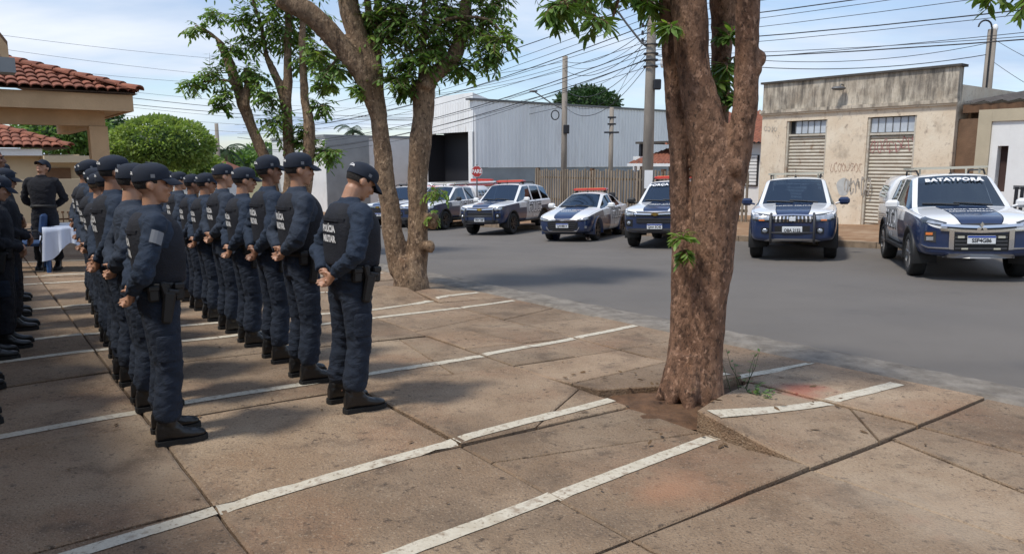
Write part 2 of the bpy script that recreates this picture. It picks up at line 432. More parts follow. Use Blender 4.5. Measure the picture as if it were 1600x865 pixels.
cracks = {   # slab -> crack lines across it, in (s, t)
    (9, 7): [((3.4, 2.4), (3.05, 3.93))], (11, 8): [((5.2, 4.7), (6.75, 4.5)), ((6.0, 3.9), (5.9, 5.3))], (10, 8): [((4.4, 3.93), (4.55, 5.3))],
    (11, 7): [((5.2, 3.3), (6.2, 2.4)), ((5.2, 3.3), (6.75, 3.6))], (12, 8): [((7.0, 3.93), (7.5, 5.3))], (12, 9): [((7.2, 5.3), (7.6, 6.45))],
    (14, 9): [((10.9, 5.3), (10.6, 6.45))], (15, 8): [((11.5, 4.4), (13, 4.8))], (9, 8): [((2.75, 5.3), (2.25, 4.75))], (10, 7): [((3.72, 3.0), (4.3, 3.93))],
    (8, 8): [((.72, 4.4), (2.25, 4.9))]}
hole1 = (3.5, 4.5, .44)
for i in range(len(S_J) - 1):
    for j in range(len(T_J) - 1):
        g = GAP + rnd.uniform(0, .004)
        quad = [(S_J[i] + g, T_J[j] + g), (S_J[i] + g, T_J[j + 1] - g), (S_J[i + 1] - g, T_J[j + 1] - g), (S_J[i + 1] - g, T_J[j] + g)]
        quad = quad[::-1]
        polys = [quad]
        for ln in cracks.get((i, j), []):
            new = []
            (a, b) = ln; nx, ny = -(b[1] - a[1]), b[0] - a[0]; q = math.hypot(nx, ny); nx, ny = nx / q * .005, ny / q * .005
            for pl in polys:
                for kp in (1, -1):
                    r_ = clip(pl, (a[0] + nx * kp, a[1] + ny * kp), (b[0] + nx * kp, b[1] + ny * kp), kp)
                    if len(r_) >= 3: new.append(r_)
            polys = new
        # openings round the trees
        for (hs, ht, hr) in ((3.58, 4.38, .27), (10.0, 5.55, .42), (16.6, 5.4, .42)):
            if abs(hs - (S_J[i] + S_J[i + 1]) / 2) < 1.6 and abs(ht - (T_J[j] + T_J[j + 1]) / 2) < 1.6:
                new = []
                for pl in polys:
                    cx = sum(p[0] for p in pl) / len(pl) - hs; cy = sum(p[1] for p in pl) / len(pl) - ht
                    q = math.hypot(cx, cy) or 1; nx, ny = cx / q, cy / q
                    px_, py_ = hs + nx * hr, ht + ny * hr
                    r_ = clip(pl, (px_, py_), (px_ + ny, py_ - nx), 1)
                    if len(r_) < 3 or sum((p[0] - hs) * nx + (p[1] - ht) * ny for p in r_) / len(r_) < hr: r_ = clip(pl, (px_, py_), (px_ + ny, py_ - nx), -1)
                    if len(r_) >= 3: new.append(r_)
                polys = new
        for n_, pl in enumerate(polys): piece(pl, i, j, rnd.uniform(-.012, .004) if len(polys) > 1 else 0)
# painted parking lines, laid on the slabs as they lie and cut at the joints
SLB = BVHTree.FromPolygons(SLV, SLF)
def top_z(s, t):
    p = P(s, t, 0, False); h = SLB.ray_cast(Vector((p.x, p.y, 2)), Vector((0, 0, -1)), 4); return h[0].z if h[0] is not None else G(s, t)
def stripe(s0, t0, s1, t1, w=.095):
    b = MB(); t = t0; sg_ = 1
    while t < t1 - .01:
        tn = min(t1, t + .11)
        for tj_ in T_J:
            if t + .001 < tj_ - .007 < tn: tn = tj_ - .007
            elif tj_ - .008 < t < tj_ + .007: t = tj_ + .007; tn = max(tn, t + .08)
        sa, sb = lerp(s0, s1, (t - t0) / (t1 - t0)), lerp(s0, s1, (tn - t0) / (t1 - t0)); e = [.006 * noise.noise((x * 9, s0 * 5, 1)) for x in (t, tn)]
        for q in range(3):
            x0, x1 = -w / 2 + w * q / 3, -w / 2 + w * (q + 1) / 3
            cs = [(sa + x0 + (e[0] if q == 0 else 0), t), (sa + x1 + (e[0] if q == 2 else 0), t), (sb + x1 + (e[1] if q == 2 else 0), tn), (sb + x0 + (e[1] if q == 0 else 0), tn)]
            zs_ = [top_z(*c_) for c_ in cs]
            if max(zs_) - min(zs_) > .085: continue
            b.add([P(c_[0], c_[1], z_ + .005, False) for c_, z_ in zip(cs, zs_)][::-1], [(0, 1, 2, 3)])
        t = tn
    b.build('painted_line', M_paint_line, plaza)
for ln in ([(3.26, -4.0), (3.62, .6), (3.92, 3.92)], [(3.85, 5.0), (3.72, 6.36)], [(2.5, -3.0), (2.77, 1.9), (2.95, 4.0)], [(5.46, -5.0), (5.52, 2.1), (5.64, 3.6), (6.02, 6.40)],
           [(7.6, -5.0), (7.58, 2.0), (8.0, 4.2), (8.38, 6.35)], [(8.46, -5.0), (8.36, 2.0), (8.5, 4.2), (9.3, 6.35)], [(10.25, -5.0), (10.15, 1.2), (10.3, 5.0)],
           [(12.3, -5), (12.4, 6.3)], [(13.1, -5), (13.2, 6.3)], [(15.0, -5), (15.2, 6.3)], [(1.0, -3), (1.0, 2.0)]):
    for (a0, a1), (b0, b1) in zip(ln, ln[1:]): stripe(a0, a1, b0, b1)
stripe(3.02, 4.0, 2.86, 6.27, .12); stripe(.35, 4.3, .62, 6.3, .06)
# soil mound round each trunk
for (hs, ht, r0) in ((3.58, 4.38, .62), (10.0, 5.55, .62), (16.6, 5.4, .6)):
    b = MB(); c = P(hs, ht)
    def mnd(a, r_):
        x = hs + r_ * math.cos(a); y = ht + r_ * math.sin(a); k = r_ / r0
        return P(x, y, .035 * (1 - k * k) - .03 * k + .022 * noise.noise((x * 7, y * 7, 2)) + .014 * noise.noise((x * 19, y * 19, 2)))
    b.grid(lambda a, r_: mnd(a, r_), frange(0, 2 * math.pi, 40), [.02, .1, .2, .28, .34, .4, .46, .52, .58, r0])
    b.build('tree_pit_soil', mat('red root soil', (.16, .085, .045), 1, var=.5, vscale=9, bump=.9, bscale=35), plaza, smooth=True)
# ================================================================== BUILDINGS
M_plaster = mat('stained cream plaster', (.76, .66, .52), .93, var=.18, vscale=1.2, bump=.35, bscale=18, col2=(.67, .55, .41))
overlay(M_plaster, (.30, .24, .18), 1.5, .56, .72, .6, 9)
overlay(M_plaster, (.76, .68, .55), 2.2, .55, .68, .7, 8, loc=(4, 2, 1))
overlay(M_plaster, (.27, .21, .17), 5.5, .60, .70, .7, 9, stretch=(1, 1, .8))
overlay(M_plaster, (.40, .30, .21), 14, .56, .68, .5, 6, stretch=(1, 1, .4))
M_parapet = mat('blackened parapet plaster', (.60, .53, .43), .95, var=.3, vscale=2, bump=.4, bscale=18, col2=(.36, .30, .23))
overlay(M_parapet, (.10, .088, .075), 4.2, .46, .66, .85, 10, stretch=(1, 1, .2))
overlay(M_parapet, (.13, .115, .10), 16, .52, .66, .6, 6, stretch=(1, 1, .15))
overlay(M_parapet, (.62, .56, .45), 1.3, .55, .7, .5)
M_coping = mat('black mouldy coping', (.09, .08, .07), .95, var=.4, vscale=5, bump=.5, bscale=25)
M_shut = mat('rusty cream shutter slat', (.58, .54, .46), .6, metal=.1, var=.3, vscale=3, col2=(.47, .42, .34), stretch=(1, 1, 3))
overlay(M_shut, (.24, .13, .07), 4, .57, .70, .75, 9, stretch=(1, 1, .6))
M_pane = mat('dusty transom pane', (.55, .60, .66), .25, var=.2, vscale=3)
M_redstep = mat('oxide red step', (.22, .06, .045), .8, var=.3, vscale=4, bump=.3, bscale=25)
M_spray_red = mat('faded red spray paint', (.38, .15, .15), .8); M_spray_brown = mat('faded brown spray paint', (.47, .32, .24), .9); M_spray_grey = mat('faded grey spray paint', (.46, .42, .37), .9, var=.4, vscale=6)
M_patch = mat('grey filler patch', (.50, .51, .50), .9, var=.15, vscale=6)
M_wood = mat('brown timber', (.16, .085, .045), .85, var=.4, vscale=6, bump=.4, bscale=30, stretch=(1, 1, .3))
M_dark = mat('near black paint and shade', (.012, .013, .018), .6)
M_white = mat('white wall paint', (.78, .78, .77), .85, var=.08, vscale=1.5, bump=.15, bscale=25)
overlay(M_white, (.55, .50, .44), .9, .6, .8, .4)

M_beige = mat('beige wall paint', (.50, .43, .31), .85, var=.15, vscale=1.5, bump=.15, bscale=25)
M_brownwall = mat('brown render', (.21, .125, .075), .95, var=.3, vscale=2.5, bump=.4, bscale=20)
M_tile = mat('clay roof tile', (.31, .115, .065), .9, var=.5, vscale=5, bump=.4, bscale=40, col2=(.19, .065, .04))
overlay(M_tile, (.06, .04, .035), 3, .55, .70, .75, 8); overlay(M_tile, (.50, .24, .13), 4, .62, .75, .5)
per_object(M_tile, .72, 1.2)
M_tan = mat('tan masonry paint', (.66, .45, .26), .85, var=.18, vscale=1.5, bump=.2, bscale=30)
M_cream = mat('pale cream wall', (.60, .49, .33), .88, var=.12, vscale=.8, bump=.15, bscale=20)
M_metal_sheet = mat('galvanised corrugated sheet', (.88, .88, .87), .5, metal=.0, var=.15, vscale=.6, col2=(.76, .76, .76), stretch=(1, 1, .2))
overlay(M_metal_sheet, (.46, .44, .42), .8, .55, .75, .5, 8, stretch=(1, 1, .25)); overlay(M_metal_sheet, (.40, .30, .22), 2.2, .64, .76, .45, 8, stretch=(1, 1, .2))
M_concrete_grey = mat('grey rendered wall', (.33, .35, .36), .9, var=.2, vscale=.8)
M_pole = mat('weathered pole concrete', (.30, .26, .22), .93, var=.3, vscale=3, bump=.35, bscale=25, stretch=(1, 1, .3))
M_wire = mat('black cable', (.02, .02, .022), .6)
M_slat = mat('tan fence slat', (.29, .235, .175), .9, var=.35, vscale=5, bump=.3, bscale=30, stretch=(1, 1, .3)); per_object(M_slat, .75, 1.15)
M_signred = mat('sign red', (.42, .035, .03), .6); M_signwhite = mat('sign white', (.82, .82, .82), .5)
M_iron = mat('grey painted iron', (.16, .16, .16), .5, metal=.4)

def wallbox(name, s0, s1, t0, t1, z0, z1, m, parent=None):
    b = MB(); pts = [SV * s0 + TV * t0, SV * s1 + TV * t0, SV * s1 + TV * t1, SV * s0 + TV * t1]
    b.prism([(p.x, p.y) for p in pts][::-1], z0, z1); return b.build(name, m, parent)
TILE = {}
def tile_mesh(w, l):
    if (w, l) not in TILE:
        b = MB(); n = 6; rings = []
        for k, (y, sc, dz) in enumerate(((0, 1.0, .012), (l, .84, -.012))):
            rings.append([(w * .56 * sc * math.cos(math.pi * i / n), y, w * .36 * sc * math.sin(math.pi * i / n) + dz) for i in range(n + 1)])
        inn = [[(x * .84, y, z * .8 - .004) for x, y, z in r_] for r_ in rings]
        b.loft(rings, caps=False, closed=False)
        o = n + 1; b.add(inn[0], []); k = len(b.v) - o
        for i in range(n): b.f.append((i, k + i, k + i + 1, i + 1)); b.m.append(0)
        b.add([inn[1][i] for i in range(o)], []); k2 = len(b.v) - o
        for i in range(n): b.f.append((k + i, k2 + i, k2 + i + 1, k + i + 1)); b.m.append(0)
        TILE[(w, l)] = b.mesh('roof_tile', M_tile)
    return TILE[(w, l)]
def tiles(parent, org, ux, vy, n_u, n_v, w, l, keep=lambda a, b: True, lift_=.03):
    """rows of clay tiles: ux along the eave, vy up the slope"""
    ux = Vector(ux).normalized(); vy = Vector(vy).normalized(); nz = ux.cross(vy)
    if nz.z < 0: ux = -ux; nz = -nz; sgn = -1
    else: sgn = 1
    for i in range(n_u):
        for j in range(n_v):
            a = (i + .5) * w; b = j * l * .86
            if not keep(a, b): continue
            o = org + ux * (a * sgn) + vy * b + nz * (lift_ + rnd.uniform(-.004, .006))
            M = Matrix((ux, vy, nz)).transposed().to_4x4() @ Matrix.Rotation(rnd.uniform(-.03, .03), 4, 'Z'); M.translation = o
            link('roof_tile', tile_mesh(w, l), parent, M)

# ------------------------------------------------------------------ old shop with roller shutters
shop = empty('old_shop', P(13, 23.8)); SM = shop.matrix_basis.inverted()
tag(shop, 'weathered cream single storey shop with two rusty roller shutters and stained parapet', 'building')
def shp(*a):
    o = wallbox(*a, shop); o.matrix_parent_inverse = Matrix.Translation(-shop.location); return o
TW = 23.8
sL, _ = att(1188, 250, TW); sR, _ = att(1487, 250, TW)
d1 = (att(1289, 250, TW)[0], att(1226, 250, TW)[0]); d2 = (att(1428, 240, TW)[0], att(1352, 240, TW)[0])
zt = 3.12; zc = 3.48; zp = 4.46; zg = -.75
for a, b in ((sR, d2[0]), (d2[1], d1[0]), (d1[1], sL)): shp('wall', a, b, TW, TW + .3, zg, zt, M_plaster)
shp('wall', sR, sL, TW, TW + .3, zt, zc, M_plaster)
shp('parapet', sR, sL, TW - .02, TW + .28, zc, zp, M_parapet)
shp('moulding', sR - .06, sL + .06, TW - .12, TW - .022, zc - .06, zc + .05, M_parapet)
shp('moulding', sR - .03, sL + .03, TW - .07, TW - .001, zc - .12, zc - .063, M_plaster)
shp('coping', sR - .08, sL + .08, TW - .10, TW + .36, zp, zp + .07, M_coping)
shp('side_wall', sR - .002, sR + .25, TW + .3, TW + 9, zg, zp - .5, M_plaster)
shp('side_wall', sL - .25, sL + .002, TW + .3, TW + 9, zg, zp - .5, M_plaster)
shp('roof', sR + .26, sL - .26, TW + .3, TW + 9, zp - .8, zp - .6, M_coping)
for (a, b) in (d1, d2):
    shp('door_frame', a, a + .07, TW + .04, TW + .2, zg + .3, zt - .002, M_shut); shp('door_frame', b - .07, b, TW + .04, TW + .2, zg + .3, zt - .002, M_shut)
    ztr = 2.62 if a == d2[0] else 2.66
    shp('transom_bar', a + .07, b - .07, TW + .06, TW + .2, ztr - .07, ztr, M_shut)
    n = 6; w = (b - a - .14) / n
    for k in range(n):
        if not (a == d1[0] and k == 5): shp('transom_pane', a + .07 + k * w + .012, a + .07 + (k + 1) * w - .012, TW + .12, TW + .135, ztr + .02, zt - .03, M_pane)
        shp('mullion', a + .07 + k * w - .012, a + .07 + k * w + .012, TW + .1, TW + .15, ztr + .02, zt - .03, M_iron)
    shp('transom_backing', a + .07, b - .07, TW + .21, TW + .23, ztr, zt - .003, M_dark)
    zb = -.42; nsl = 26; hs = (ztr - .075 - zb) / nsl
    me = None
    for k in range(nsl):   # each slat is a curved strip
        bb = MB(); z0 = zb + k * hs; pts = []
        for q in range(5):
            f = q / 4; pts.append((TW + .15 - .035 * math.sin(math.pi * f), z0 + f * (hs - .012)))
        pts += [(TW + .17, z0 + hs - .012), (TW + .17, z0)]
        r0 = [P(a + .08, p[0], p[1], False) for p in pts]; r1 = [P(b - .08, p[0], p[1], False) for p in pts]
        bb.loft([r0, r1]); o = bb.build('shutter_slat', M_shut, shop); o.matrix_parent_inverse = Matrix.Translation(-shop.location)
    shp('shutter_backing', a + .07, b - .07, TW + .175, TW + .2, zb, ztr - .072, M_coping)
    shp('door_step', a - .2, b + .2, TW - .35, TW + .15, zg + .1, zb - .004, M_redstep)
    shp('door_step', a - .35, b + .35, TW - .65, TW - .352, zg + .05, zb - .15, M_redstep)
# lamp on the parapet, filler patch and graffiti (flat paint)
def facade(s0, z0, d=.004): return lambda x, y: P(s0 - x, TW - d, z0 + y, False)
s_, z_ = att(1318, 139, TW)
lm = MB(); c = P(s_, TW - .3, z_, False); lm.ell(c, (.24, .16, .07)); lm.tube([P(s_, TW - .02, z_ + .12, False), P(s_, TW - .15, z_ + .14, False), c], .02, 6)
lm.build('lamp', M_iron, shop, smooth=True).matrix_parent_inverse = Matrix.Translation(-shop.location)
def scrib(name, cx, cz, w, h, n, m, seed, r_=.014, plane=TW - .008):
    q = random.Random(seed); b = MB()
    for k in range(n):
        x = cx + w * (k / max(1, n - 1) - .5); pts = []; zc_ = cz + q.uniform(-.1, .1) * h; ph = q.uniform(0, 6)
        for i in range(9):
            a = i / 8 * q.uniform(3.5, 6.5) + ph
            pts.append((x + .55 * w / n * math.cos(a) * q.uniform(.6, 1.2), zc_ + h * .45 * math.sin(a) * q.uniform(.6, 1.1)))
        for i in range(8):
            (x0, z0), (x1, z1) = pts[i], pts[i + 1]; dxx, dzz = x1 - x0, z1 - z0; l = math.hypot(dxx, dzz) or 1; nx, nz = -dzz / l * r_, dxx / l * r_
            b.add([P(x0 + nx, plane, z0 + nz, False), P(x1 + nx, plane, z1 + nz, False), P(x1 - nx, plane, z1 - nz, False), P(x0 - nx, plane, z0 - nz, False)], [(0, 1, 2, 3)])
    o = b.build(name, m, shop); o.matrix_parent_inverse = Matrix.Translation(-shop.location)
s_, z_ = att(1395, 226, TW); scrib('graffiti', s_, z_, 1.35, .5, 8, M_spray_red, 3, .009, plane=TW + .108)
s_, z_ = att(1322, 262, TW); scrib('graffiti', s_, z_, 1.0, .38, 8, M_spray_brown, 5, .008)
s_, z_ = att(1340, 290, TW); scrib('graffiti', s_, z_, .75, .7, 5, M_spray_grey, 8, .02)
s_, z_ = att(1204, 202, TW); scrib('graffiti', s_, z_, .4, .22, 4, M_spray_grey, 9, .01)
s_, z_ = att(1318, 292, TW); b = MB(); b.add([P(s_ + (.24 + .03 * math.sin(3 * a)) * math.cos(a), TW - .006, z_ + .3 * math.sin(a), False) for a in frange(0, 2 * math.pi, 22)[:-1]], [tuple(range(22))])
b.build('filler_patch', M_patch, shop).matrix_parent_inverse = Matrix.Translation(-shop.location)

# ------------------------------------------------------------------ neighbours on the right
nb = empty('brown_walled_house', P(5, 26)); tag(nb, 'low brown rendered house with dark fibre cement roof beside the old shop', 'house')
def part_of(root, name, *a):
    o = wallbox(name, *a, root); o.matrix_parent_inverse = root.matrix_basis.inverted() if root.matrix_basis.is_identity else Matrix.Translation(-root.location); return o
part_of(nb, 'wall', sR - 9, sR - .01, 24.6, 30, -.8, 3.3, M_brownwall)
b = MB(); ks = frange(0, 10.5, 70)
def rf(a, k): return P(sR - .1 - a, 23.9 + 7 * k, 3.42 + .9 * k + .035 * math.sin(a * 14), False)
b.grid(rf, ks, [0, .25, .5, .75, 1]); o = b.build('roof', mat('dark fibre cement roof', (.10, .085, .075), .95, var=.4, vscale=3, stretch=(1, 1, 1)), nb); o.matrix_parent_inverse = Matrix.Translation(-nb.location)
part_of(nb, 'rafter', sR - 10, sR - .12, 23.95, 24.1, 3.12, 3.36, M_wood)
part_of(nb, 'gate_panel', att(1521, 250, 23.4)[0] - .1, sR - .02, 24.0, 24.08, -.7, 2.95, M_brownwall)
wl = empty('white_boundary_wall', P(5, 22.8)); tag(wl, 'white boundary wall with beige border and one narrow dark slot', 'wall')
sa = att(1524, 250, 22.8)[0]; sb_ = att(1545, 250, 22.8)[0]; zt2 = att(1545, 190, 22.8)[1]
part_of(wl, 'beige_border', sb_, sa, 22.74, 23.1, -.8, zt2 + .32, M_beige)
part_of(wl, 'beige_border', -14, sb_ - .002, 22.74, 23.1, zt2, zt2 + .32, M_beige)
w0 = att(1574, 250, 22.8)[0]; w1 = att(1557, 250, 22.8)[0]; wz1 = att(1565, 228, 22.8)[1]; wz0 = att(1565, 300, 22.8)[1]
part_of(wl, 'white_panel', w1, sb_ - .002, 22.8, 23.05, -.8, zt2 - .002, M_white)
part_of(wl, 'white_panel', -14, w0, 22.8, 23.05, -.8, zt2 - .002, M_white)
part_of(wl, 'white_panel', w0 + .001, w1 - .001, 22.8, 23.05, wz1, zt2 - .002, M_white)
part_of(wl, 'white_panel', w0 + .001, w1 - .001, 22.8, 23.05, -.8, wz0, M_white)
part_of(wl, 'slot_panel', w0 - .1, w1 + .1, 23.06, 23.1, wz0 - .1, wz1 + .1, mat('dark brown slot', (.055, .03, .025), .8))
gt = empty('garden_gate', P(5, 22)); tag(gt, 'low dark slatted gate in front of the white boundary wall', 'gate')
for k in range(14):
    s0 = att(1585, 300, 22)[0] - .13 * k; part_of(gt, 'slat', s0 - .08, s0, 22.0, 22.03, -.4, 1.06, M_dark)
part_of(gt, 'rail', att(1585, 300, 22)[0] - 2, att(1585, 300, 22)[0] + .05, 22.035, 22.08, 1.0, 1.1, M_iron)

# ------------------------------------------------------------------ white house behind the slat fence, next to the shop
hh = empty('white_tiled_house', P(20, 27)); tag(hh, 'white house with red tile roof half hidden between tree and old shop', 'house')
part_of(hh, 'wall', sL + .3, 22.5, 27, 33, -.8, 2.45, M_white)
wz = att(1168, 268, 27); part_of(hh, 'window', wz[0] - .55, wz[0] + .55, 26.95, 26.998, wz[1] - .6, wz[1] + .7, M_dark)
for k in range(9): part_of(hh, 'louvre', wz[0] - .5, wz[0] + .15, 26.90, 26.945, wz[1] - .55 + k * .14, wz[1] - .55 + k * .14 + .11, M_white)
b = MB(); b.grid(lambda a, k: P(sL + .05 + a, 26.5 + 3.6 * k, 2.5 + 1.5 * k + .03 * math.sin(a * 30) + .05 * ((k * 9) % 1), False), frange(0, 7, 210), [q + e for q in frange(0, 1, 9)[:-1] for e in (0, .108)])
o = b.build('roof', M_tile, hh); o.matrix_parent_inverse = Matrix.Translation(-hh.location)
sh = empty('tiled_shed', P(26, 27)); tag(sh, 'open shed with low red tile roof behind the slat fence', 'shed')
s1_ = att(1050, 250, 26)[0]; s0_ = att(988, 250, 26)[0]
b = MB(); b.grid(lambda a, k: P(s1_ - 1.5 + a, 25.2 + 3 * k, 1.62 + .75 * k + .03 * math.sin(a * 30) + .05 * ((k * 8) % 1), False), frange(0, s0_ - s1_ + 1.0, 150), [q + e for q in frange(0, 1, 8)[:-1] for e in (0, .12)])
o = b.build('roof', M_tile, sh); o.matrix_parent_inverse = Matrix.Translation(-sh.location)
part_of(sh, 'fascia', s1_ - 1.5, s0_ - .5, 25.14, 25.19, 1.5, 1.62, M_white)
part_of(sh, 'upper_roof', s1_ - 1.5, s0_ + .4, 26.6, 31, 2.55, 2.65, M_coping)
part_of(sh, 'back_wall', s1_ - 1.5, s0_, 28.6, 28.8, -1, 2.54, M_brownwall)
part_of(sh, 'post', s0_ - .7, s0_ - .6, 25.5, 25.6, -1, 1.62, M_white); part_of(sh, 'post', s0_ + .1, s0_ + .25, 26.7, 26.85, -1, 2.54, M_dark)
part_of(sh, 'water_tank', s0_ - .5, s0_ - .05, 26.0, 26.4, 1.3, 1.95, M_white)

# ------------------------------------------------------------------ slat fence
fn = empty('slat_fence', P(23, 23.3)); tag(fn, 'tall tan fence of close upright slats beyond the parked cars', 'fence')
e0 = sL + .15; e1 = att(836, 300, 23.3)[0]; k = 0; s = e0
while s < e1:
    b = MB(); zt_ = 1.33 + .035 * math.sin(s * 9) + rnd.uniform(-.03, .03); zb_ = G(s, 23.3) + .12
    c = SV * s + TV * 23.3
    b.box((c.x, c.y, (zt_ + zb_) / 2), (.09, .035, zt_ - zb_), Matrix.Rotation(R(127) + rnd.uniform(-.05, .05), 3, 'Z'))
    b.build('slat', M_slat, fn).matrix_parent_inverse = Matrix.Translation(-fn.location)
    s += .172; k += 1
for zr in (.95, -.1): part_of(fn, 'rail', e0, e1, 23.34, 23.40, zr - .05, zr + .05, M_slat)
for s in (e0 + 4.2, e0 + 8.5, e1): part_of(fn, 'post', s - .08, s + .08, 23.41, 23.56, -1.2, 1.4, M_wood)

# ------------------------------------------------------------------ warehouse
wh = empty('warehouse', P(36, 24.3)); tag(wh, 'big grey corrugated metal warehouse with dark open doorway', 'building')
def corr(name, a, fix, l0, l1, z0, z1, m):
    b = MB(); n = int((l1 - l0) / .28); pts = []
    for k in range(n):
        x = l0 + k * .28
        for dx_, d in ((0, 0), (.10, 0), (.14, -.045), (.24, -.045)): pts.append((x + dx_, d))
    b.grid(lambda q, z: (P(fix - q[1] * -1, q[0], z, False) if a == 's' else P(q[0], fix + q[1], z, False)), pts, [z0, z1])
    o = b.build(name, m, wh); o.matrix_parent_inverse = Matrix.Translation(-wh.location)
corr('side_cladding', 's', 36.0, 24.3, 75, 1.36, 5.18, M_metal_sheet)
part_of(wh, 'base_wall', 36.05, 36.3, 24.3, 75, -2.0, 1.35, M_concrete_grey)
part_of(wh, 'eave', 35.9, 36.3, 24.0, 75, 5.185, 5.3, M_iron)
corr('front_cladding', 't', 24.3, 36.0, 43.2, 3.42, 5.15, M_metal_sheet); corr('front_cladding', 't', 24.3, 41.2, 43.2, -1.9, 3.415, M_metal_sheet)
part_of(wh, 'door_jamb', 36.0, 36.42, 24.25, 24.6, -2.0, 3.415, M_white)
part_of(wh, 'door_void', 36.45, 41.3, 25.6, 25.7, -2.0, 3.6, M_dark); part_of(wh, 'door_void', 41.2, 41.3, 24.4, 25.6, -2, 3.4, M_dark); part_of(wh, 'ceiling', 36.3, 41.2, 24.4, 25.6, 3.45, 3.5, M_dark)  # near-black sheets give the unlit interior its darkness by colour
b = MB(); pts = [(36, 5.15), (36.0, 5.62), (40, 5.62), (43.2, 5.15)]
r0 = [P(s, 24.3, z, False) for s, z in pts]; r1 = [P(s, 24.3 + (1.6 if z > 5.4 else 1.7), z - (.6 if z > 5.4 else 0), False) for s, z in pts]
b.loft([r0, r1]); o = b.build('parapet', M_metal_sheet, wh); o.matrix_parent_inverse = Matrix.Translation(-wh.location)
part_of(wh, 'roof', 36.31, 43.2, 24.4, 75, 5.1, 5.18, M_metal_sheet)
wb = empty('white_corner_building', P(51, 25)); tag(wb, 'plain white flat roofed building across the side street', 'building')
part_of(wb, 'wall', 51, 62, 21.6, 31.5, -3, 3.45, M_white); part_of(wb, 'grey_gable', 50.9, 50.998, 21.6, 25, -3, 3.6, M_concrete_grey)
part_of(wb, 'parapet', 50.95, 62.1, 21.5, 31.6, 3.451, 3.62, M_concrete_grey)
part_of(wb, 'poster', 50.9, 50.94, 28.3, 28.95, -.1, 1.6, M_signwhite); part_of(wb, 'poster_figure', 50.87, 50.895, 28.45, 28.8, .1, .8, M_dark); part_of(wb, 'doorway', 50.92, 50.96, 22.6, 23.4, -2.6, -.3, M_wood)

# ------------------------------------------------------------------ station porch on the left with clay tiles
kp = empty('station_porch', P(16, 1.5)); tag(kp, 'tan station porch with clay tiled hipped roof on square columns', 'building')
c0s, c0t, ez = 15.2, 2.77, 2.93
def kpart(name, *a): return part_of(kp, name, *a)
kpart('fascia', c0s, c0s + .06, -6, c0t, 2.62, 2.91, M_tan); kpart('fascia', c0s + .062, 21, c0t - .06, c0t, 2.62, 2.91, M_tan)
kpart('soffit', c0s + .062, 21, -6, c0t - .062, 2.64, 2.68, M_tan)
kpart('beam', c0s + .42, c0s + .66, -6, c0t - .42, 2.36, 2.638, M_tan); kpart('beam', c0s + .662, 21, c0t - .66, c0t - .42, 2.36, 2.638, M_tan)
for cs, ct_ in ((c0s + .54, c0t - .54),): kpart('column', cs - .15, cs + .15, ct_ - .15, ct_ + .15, -.05, 2.355, M_tan)
# roof planes under the tiles
sl_ = .32; b = MB()
ridge = lambda d: ez + sl_ * d
A0 = P(c0s - .08, -6, ez, False); A1 = P(c0s - .08, c0t + .08, ez, False); A2 = P(c0s + 2.9, c0t - 2.9, ez + sl_ * 2.98, False); A3 = P(c0s + 2.9, -6, ez + sl_ * 2.98, False)
B1 = P(21, c0t + .08, ez, False); B2 = P(21, c0t - 2.9, ez + sl_ * 2.98, False)
b.add([A0, A1, A2, A3], [(0, 1, 2, 3)]); b.add([A1, B1, B2, A2], [(0, 1, 2, 3)])
o = b.build('roof_deck', M_brownwall, kp); o.matrix_parent_inverse = Matrix.Translation(-kp.location)
tr = empty('tile_roof'); tr.parent = kp; tr.matrix_parent_inverse = Matrix.Translation(-kp.location)
tiles(tr, A1, A0 - A1, SV + Vector((0, 0, sl_)), 29, 10, .165, .36, keep=lambda a, b: a > b * .95 - .05 and a < 4.6)
tiles(tr, A1, B1 - A1, -TV + Vector((0, 0, sl_)), 34, 10, .165, .36, keep=lambda a, b: a > b * .95 - .05)
hd = (A2 - A1).normalized(); up = hd.cross(Vector((0, 0, 1)).cross(hd)).normalized(); side = hd.cross(up)
for k in range(12):
    M = Matrix((side, hd, up)).transposed().to_4x4(); M.translation = A1 + hd * (k * .335 - .02) + up * .07; link('ridge_tile', tile_mesh(.24, .42), tr, M)
# steep entrance gable and main block further left (block out of view, extended to shade the forecourt)
gz0 = 3.15
for k, (zz0, th, mm) in enumerate(((gz0, .30, M_tan), (gz0 + .30, .07, M_brownwall))):
    b = MB(); p0 = P(13.9, .86, zz0, False); p1 = P(13.9, -1.3, zz0 + 3.4, False); q = SV * (.25 + .06 * k)
    up_ = Vector((0, 0, th)); b.add([p0, p1, p1 + up_, p0 + up_, p0 + q, p1 + q, p1 + up_ + q, p0 + up_ + q], [(3, 2, 1, 0), (4, 5, 6, 7), (0, 1, 5, 4), (1, 2, 6, 5), (2, 3, 7, 6), (3, 0, 4, 7)])
    o = b.build('gable_rake', mm, kp); o.matrix_parent_inverse = Matrix.Translation(-kp.location)
kpart('gable_foot', 13.86, 14.3, .62, .93, 3.06, 3.28, M_concrete_grey)
mbk = empty('unseen_station_block', P(4, -3)); tag(mbk, 'unseen tan main station block with long tiled eave extended to shade the forecourt', 'building')
part_of(mbk, 'wall', -8, 13.5, -9, -3.4, -.1, 3.6, M_tan); part_of(mbk, 'fascia', -8.5, 13.8, -1.62, -1.56, 3.5, 3.75, M_tan); part_of(mbk, 'soffit', -8.5, 13.8, -9, -1.622, 3.61, 3.66, M_tan)
for s in (-4, 1, 6, 11): part_of(mbk, 'column', s, s + .3, -2.3, -2.0, -.1, 3.605, M_tan)
